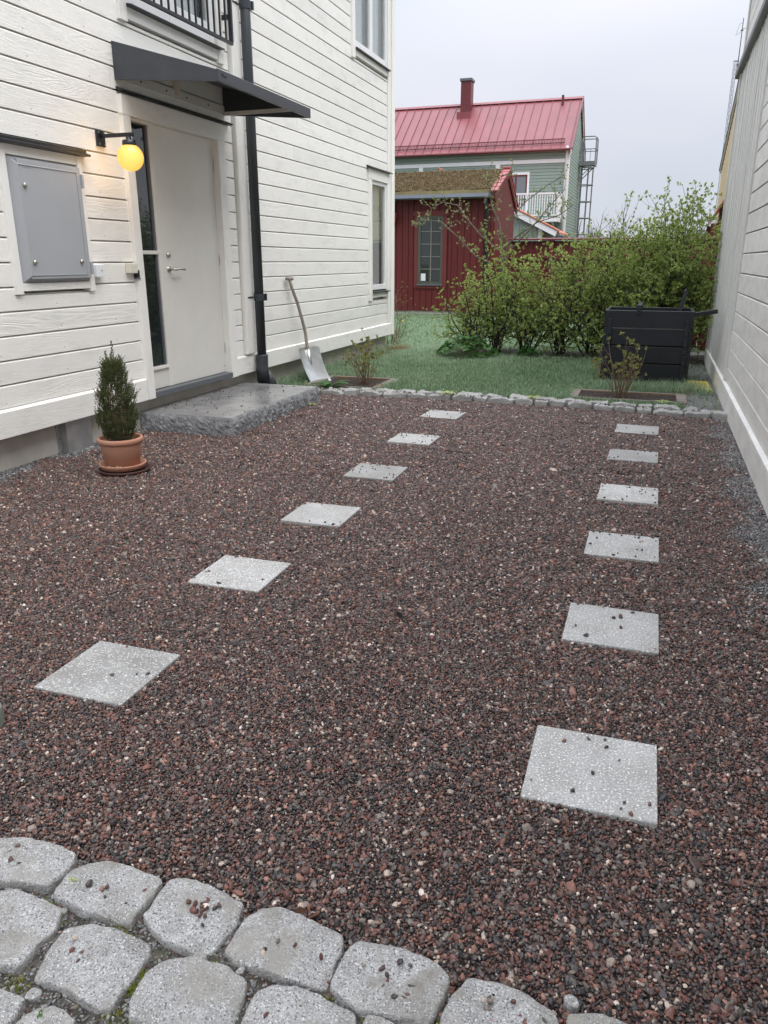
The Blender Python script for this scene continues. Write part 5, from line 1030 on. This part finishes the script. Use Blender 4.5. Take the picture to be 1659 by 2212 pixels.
# yellow lid on the ground
yl = thing('utility_cover', (.55, 9.5, 0), 'yellow square lid with dark print on the ground beside the grey house', 'lid')
g = G(); g.add([(.40, 9.14, .0), (.685, 9.14, .0), (.675, 9.86, .0), (.39, 9.86, .0), (.41, 9.17, .035), (.665, 9.17, .035), (.655, 9.82, .035), (.40, 9.82, .035)], [(3, 2, 1, 0), (4, 5, 6, 7), (0, 1, 5, 4), (1, 2, 6, 5), (2, 3, 7, 6), (3, 0, 4, 7)]); obj('cover_plate', g, YLID, yl, bevel=.006)
g = G(); r = random.Random(5)
for row in range(5):
    x = .475
    while x < .63: w_ = r.uniform(.006, .02); g.box(x, x + w_, 9.62 - row * .07, 9.62 - row * .07 + .022, .0352, .0358); x += w_ + r.uniform(.004, .010)
obj('print', g, INK, yl)

# shovel leaning on the wall
sv_ = thing('shovel', (-3.74, 8.43, 0), 'aluminium shovel with bent wooden shaft leaning on the white wall', 'shovel')
obj('shaft', G().tube([(-3.985, 8.30, 1.185), (-3.972, 8.335, 1.08), (-3.95, 8.42, .913), (-3.925, 8.475, .73), (-3.90, 8.507, .565), (-3.88, 8.50, .40), (-3.85, 8.49, .24)], [.017, .018, .018, .0185, .019, .019, .015], 12), HANDLEW, sv_, smooth=True)
obj('grip', G().tube([(-3.985, 8.225, 1.19), (-3.985, 8.24, 1.19), (-3.985, 8.36, 1.185), (-3.985, 8.375, 1.185)], [.018, .022, .022, .018], 12), HANDLEW, sv_, smooth=True)
g = G(); n1, n2 = 16, 14; V = []
for th in (0, -.004):
    for j in range(n2 + 1):
        t = j / n2
        for i in range(n1 + 1):
            s_ = i / n1 * 2 - 1; hw = .165; yy = 8.52 - .08 * t + s_ * hw * (1 - .04 * t) + .0; xx = -3.885 + .19 * t + s_ * .058 + .05 * (t * (1 - t)) * -1.6 + .022 * s_ * s_; zz = .40 * (1 - t) ** 1.05 + .004 - .030 * max(0, abs(s_) - .8) * (1 - t) * 2
            V.append((xx + th, yy, max(.004, zz)))
m1 = (n1 + 1) * (n2 + 1); F = []
for j in range(n2):
    for i in range(n1): q = j * (n1 + 1) + i; F.append((q, q + 1, q + n1 + 2, q + n1 + 1)); F.append((q + m1, q + n1 + 1 + m1, q + n1 + 2 + m1, q + 1 + m1))
g.add(V, F); obj('blade', g, STEEL, sv_, smooth=True)
obj('socket', G().tube([(-3.872, 8.497, .38), (-3.845, 8.485, .25), (-3.80, 8.47, .12)], [.024, .024, .004], 10), STEEL, sv_, smooth=True)

# ---- gravel: every visible stone instanced on its own point
def gravel_points():
    rs = np.random.RandomState(77); P = []
    def fill(y0, y1, sp):
        xs_ = np.arange(-4.12, .76, sp); ys_ = np.arange(y0, y1, sp); X, Y = np.meshgrid(xs_, ys_); X = X.ravel() + rs.uniform(-.5, .5, X.size) * sp; Y = Y.ravel() + rs.uniform(-.5, .5, Y.size) * sp; return X, Y, np.full(len(X), sp)
    parts = [fill(1.0, 2.6, .0068), fill(2.6, 4.5, .0079), fill(4.5, 7.78, .0094)]
    X = np.concatenate([p[0] for p in parts]); Y = np.concatenate([p[1] for p in parts]); SP = np.concatenate([p[2] for p in parts])
    keep = Y < np.interp(X, KX, KY) + .008; e = np.interp(X, EDGE_X, EDGE_Y); keep &= Y > e - .012
    lx = -1.043 + (Y - .792) * (-4.05 + 1.043) / (3.87 - .792); keep &= X > lx - .55                 # only as wide as can be seen
    keep &= X < .34 + (Y - 1.2) * .30 + .45
    keep &= ~inside(X, Y, [(-4.2, -3.205, 5.49, 7.29)])
    for (x, y, a, _) in SL: keep &= ~((abs(X - x) < .172) & (abs(Y - y) < .172))
    keep &= np.hypot(X + 3.37, Y - 4.28) > .15
    for p in STONES[:8]:
        c = np.array(p).mean(0); q = resample(p, 40); ang = np.arctan2(q[:, 1] - c[1], q[:, 0] - c[0]); o = np.argsort(ang); rad = np.hypot(q[:, 0] - c[0], q[:, 1] - c[1])[o]; aa = np.arctan2(Y - c[1], X - c[0]); keep &= np.hypot(X - c[0], Y - c[1]) > np.interp(aa, ang[o], rad, period=6.2832) * .97
    X, Y, SP = X[keep], Y[keep], SP[keep]; Z = gz(X, Y) - .0035 + rs.uniform(-.0022, .0030, len(X)); S_ = SP * .54 * np.exp(rs.normal(0, .36, len(X)))
    # loose stones on the slabs, the step and the cobbles
    ex = []
    for i, (x, y, a, _) in enumerate(SL):
        for k in range([14, 12, 22, 20, 16, 10, 4, 7, 8, 26, 24, 18][i]): 
            if rs.rand() < .5: ex.append((x + rs.uniform(-.165, .165), y + rs.uniform(-.165, .165), .0125))
            else: q = rs.uniform(-.17, .17); w_ = .163 - abs(rs.normal(0, .012)); s_ = rs.choice([-1, 1]); ex.append((x + q, y + s_ * w_, .0125) if rs.rand() < .6 else (x + s_ * w_, y + q, .0125))
    for k in range(60): ex.append((-4.06 + rs.exponential(.22), 5.56 + rs.uniform(0, 1.3), .154))
    for k in range(30): ex.append((rs.uniform(-4.05, -3.25), rs.uniform(5.55, 7.2), .154))
    for (cx, cy, n, s_) in ((-.82, 1.125, 20, .030), (-.60, 1.10, 5, .04), (-.36, 1.10, 12, .035), (-.14, 1.10, 12, .04), (-1.30, 1.11, 4, .03), (-1.02, 1.11, 6, .04), (-.50, .95, 6, .05), (-.95, .95, 4, .05)):
        for k in range(n): ex.append((rs.normal(cx, s_), rs.normal(cy, s_ * .6), .034))
    ex += [(rs.uniform(-1.45, .15), rs.choice([1.03, .865]) + rs.normal(0, .008), .001) for _ in range(380)]
    ex += [(rs.choice([-1.165, -.93, -.72, -.475, -.25, -.03]) + rs.normal(0, .008), rs.uniform(1.02, 1.2), .001) for _ in range(160)]
    for _ in range(260): x_ = rs.uniform(-3.4, .65); ex.append((x_, float(np.interp(x_, KX, KY)) + abs(rs.normal(0, .03)) + .01, .060 if rs.rand() < .6 else .05))
    for _ in range(24000):
        x_, y_ = rs.uniform(-1.75, .6), rs.uniform(.70, 1.2); ex.append((x_, y_, bedz(np.array([x_]), np.array([y_]))[0] + .001))
    ngrit = 24000
    ex = np.array(ex); X = np.concatenate([X, ex[:, 0]]); Y = np.concatenate([Y, ex[:, 1]]); Z = np.concatenate([Z, ex[:, 2]]); S_ = np.concatenate([S_, np.concatenate([np.full(len(ex) - ngrit, .0050), np.full(ngrit, .0026)]) * np.exp(rs.normal(0, .3, len(ex)))])
    n = len(X); tone = rs.uniform(0, 1, n)
    wob = .06 * np.sin(Y * 7) + .04 * np.sin(Y * 17 + 1)
    gr = np.clip((X - .50 - wob) / .12, 0, 1) * np.clip((Y - 3) / .5, 0, 1) * .85 + np.clip((-3.93 - X + wob) / .10, 0, 1) * np.clip((5.6 - Y) / .2, 0, 1)
    gr[-ngrit:] = .7; gr = np.where(rs.uniform(0, 1, n) < gr, 1.0, 0.0); S_[:-ngrit] = np.where(gr[:-ngrit] > .5, S_[:-ngrit] * .72, S_[:-ngrit])
    return np.stack([X, Y, Z], 1).astype(np.float32), S_.astype(np.float32), tone.astype(np.float32), gr.astype(np.float32)
P, SC, TN, GRY = gravel_points(); n = len(P); print('gravel stones', n)
me = bpy.data.meshes.new('gravel'); me.vertices.add(n); me.vertices.foreach_set('co', P.ravel())
rs = np.random.RandomState(5)
def attr(nm, ty, data, key='value'): a = me.attributes.new(nm, ty, 'POINT'); a.data.foreach_set(key, data.ravel().astype(np.float32))
attr('rot', 'FLOAT_VECTOR', np.stack([rs.normal(0, .45, n), rs.normal(0, .45, n), rs.uniform(0, 6.283, n)], 1), 'vector')
attr('scl', 'FLOAT_VECTOR', np.stack([SC * rs.uniform(.85, 1.5, n), SC * rs.uniform(.7, 1.05, n), SC * rs.uniform(.5, .85, n)], 1), 'vector')
attr('tone', 'FLOAT', TN); attr('grey', 'FLOAT', GRY)
a = me.attributes.new('pick', 'INT', 'POINT'); a.data.foreach_set('value', rs.randint(0, 6, n).astype(np.int32))
gv = bpy.data.objects.new('gravel', me); COL.objects.link(gv); tag(gv, 'wet red brown and charcoal gravel covering the yard between the houses', 'gravel', kind='stuff')
gm_ = bpy.data.materials.new('gravel_stone'); gm_.use_nodes = True; t = gm_.node_tree; L = t.links.new; b = t.nodes['Principled BSDF']; b.inputs['Roughness'].default_value = .42; b.inputs['Specular IOR Level'].default_value = .5
at_ = N(t, 'ShaderNodeAttribute', attribute_name='tone', attribute_type='INSTANCER'); cr = N(t, 'ShaderNodeValToRGB'); cr.color_ramp.interpolation = 'CONSTANT'; L(at_.outputs['Fac'], cr.inputs[0])
PAL = [(0, (0.025, 0.022, 0.022)), (0.11, (0.048, 0.039, 0.038)), (0.24, (0.07, 0.043, 0.035)), (0.35, (0.086, 0.073, 0.067)), (0.44, (0.11, 0.049, 0.038)), (0.57, (0.155, 0.066, 0.049)), (0.67, (0.119, 0.095, 0.082)), (0.745, (0.113, 0.068, 0.05)), (0.82, (0.22, 0.099, 0.071)), (0.87, (0.194, 0.16, 0.135)), (0.912, (0.318, 0.17, 0.127)), (0.942, (0.312, 0.253, 0.211)), (0.972, (0.473, 0.372, 0.293)), (0.989, (0.652, 0.556, 0.473))]
els = cr.color_ramp.elements
els[0].position = 0; els[0].color = (*PAL[0][1], 1); els[1].position = PAL[1][0]; els[1].color = (*PAL[1][1], 1)
for p_, c_ in PAL[2:]: e_ = els.new(p_); e_.color = (*c_, 1)
cr3 = N(t, 'ShaderNodeValToRGB'); L(at_.outputs['Fac'], cr3.inputs[0]); cr3.color_ramp.elements[0].color = (.06, .06, .06, 1); cr3.color_ramp.elements[1].color = (.34, .335, .325, 1)
a2 = N(t, 'ShaderNodeAttribute', attribute_name='grey', attribute_type='INSTANCER'); mc_ = N(t, 'ShaderNodeMix', data_type='RGBA'); L(a2.outputs['Fac'], mc_.inputs[0]); L(cr.outputs[0], mc_.inputs[6]); L(cr3.outputs[0], mc_.inputs[7]); L(mc_.outputs[2], b.inputs['Base Color'])
# geometry nodes: pick one of six stone shapes for every point
ng = bpy.data.node_groups.new('scatter_stones', 'GeometryNodeTree'); ng.interface.new_socket('Geometry', in_out='INPUT', socket_type='NodeSocketGeometry'); ng.interface.new_socket('Geometry', in_out='OUTPUT', socket_type='NodeSocketGeometry')
gi = ng.nodes.new('NodeGroupInput'); go = ng.nodes.new('NodeGroupOutput'); L = ng.links.new
g2i = ng.nodes.new('GeometryNodeGeometryToInstance')
for k in range(6):
    ic = ng.nodes.new('GeometryNodeMeshIcoSphere'); ic.inputs['Radius'].default_value = 1; ic.inputs['Subdivisions'].default_value = 2
    nz = ng.nodes.new('ShaderNodeTexNoise'); nz.noise_dimensions = '4D'; nz.inputs['W'].default_value = k * 7.3; nz.inputs['Scale'].default_value = .75; nz.inputs['Detail'].default_value = 1.0
    sb = ng.nodes.new('ShaderNodeVectorMath'); sb.operation = 'SUBTRACT'; sb.inputs[1].default_value = (.5, .5, .5); L(nz.outputs['Color'], sb.inputs[0])
    sc_ = ng.nodes.new('ShaderNodeVectorMath'); sc_.operation = 'SCALE'; sc_.inputs['Scale'].default_value = 1.9; L(sb.outputs[0], sc_.inputs[0])
    spn = ng.nodes.new('GeometryNodeSetPosition'); L(ic.outputs[0], spn.inputs[0]); L(sc_.outputs[0], spn.inputs['Offset'])
    smt = ng.nodes.new('GeometryNodeSetShadeSmooth'); L(spn.outputs[0], smt.inputs[0]); smt.inputs['Shade Smooth'].default_value = (k % 2 == 0)
    stm = ng.nodes.new('GeometryNodeSetMaterial'); stm.inputs['Material'].default_value = gm_; L(smt.outputs[0], stm.inputs[0]); L(stm.outputs[0], g2i.inputs[0])
iop = ng.nodes.new('GeometryNodeInstanceOnPoints'); L(gi.outputs[0], iop.inputs['Points']); L(g2i.outputs[0], iop.inputs['Instance']); iop.inputs['Pick Instance'].default_value = True
def na(nm, ty): x_ = ng.nodes.new('GeometryNodeInputNamedAttribute'); x_.data_type = ty; x_.inputs[0].default_value = nm; return x_.outputs[0]
L(na('pick', 'INT'), iop.inputs['Instance Index']); L(na('scl', 'FLOAT_VECTOR'), iop.inputs['Scale'])
er = ng.nodes.new('FunctionNodeEulerToRotation'); L(na('rot', 'FLOAT_VECTOR'), er.inputs[0]); L(er.outputs[0], iop.inputs['Rotation']); L(iop.outputs[0], go.inputs[0])
md = gv.modifiers.new('scatter', 'NODES'); md.node_group = ng; me.materials.append(gm_)
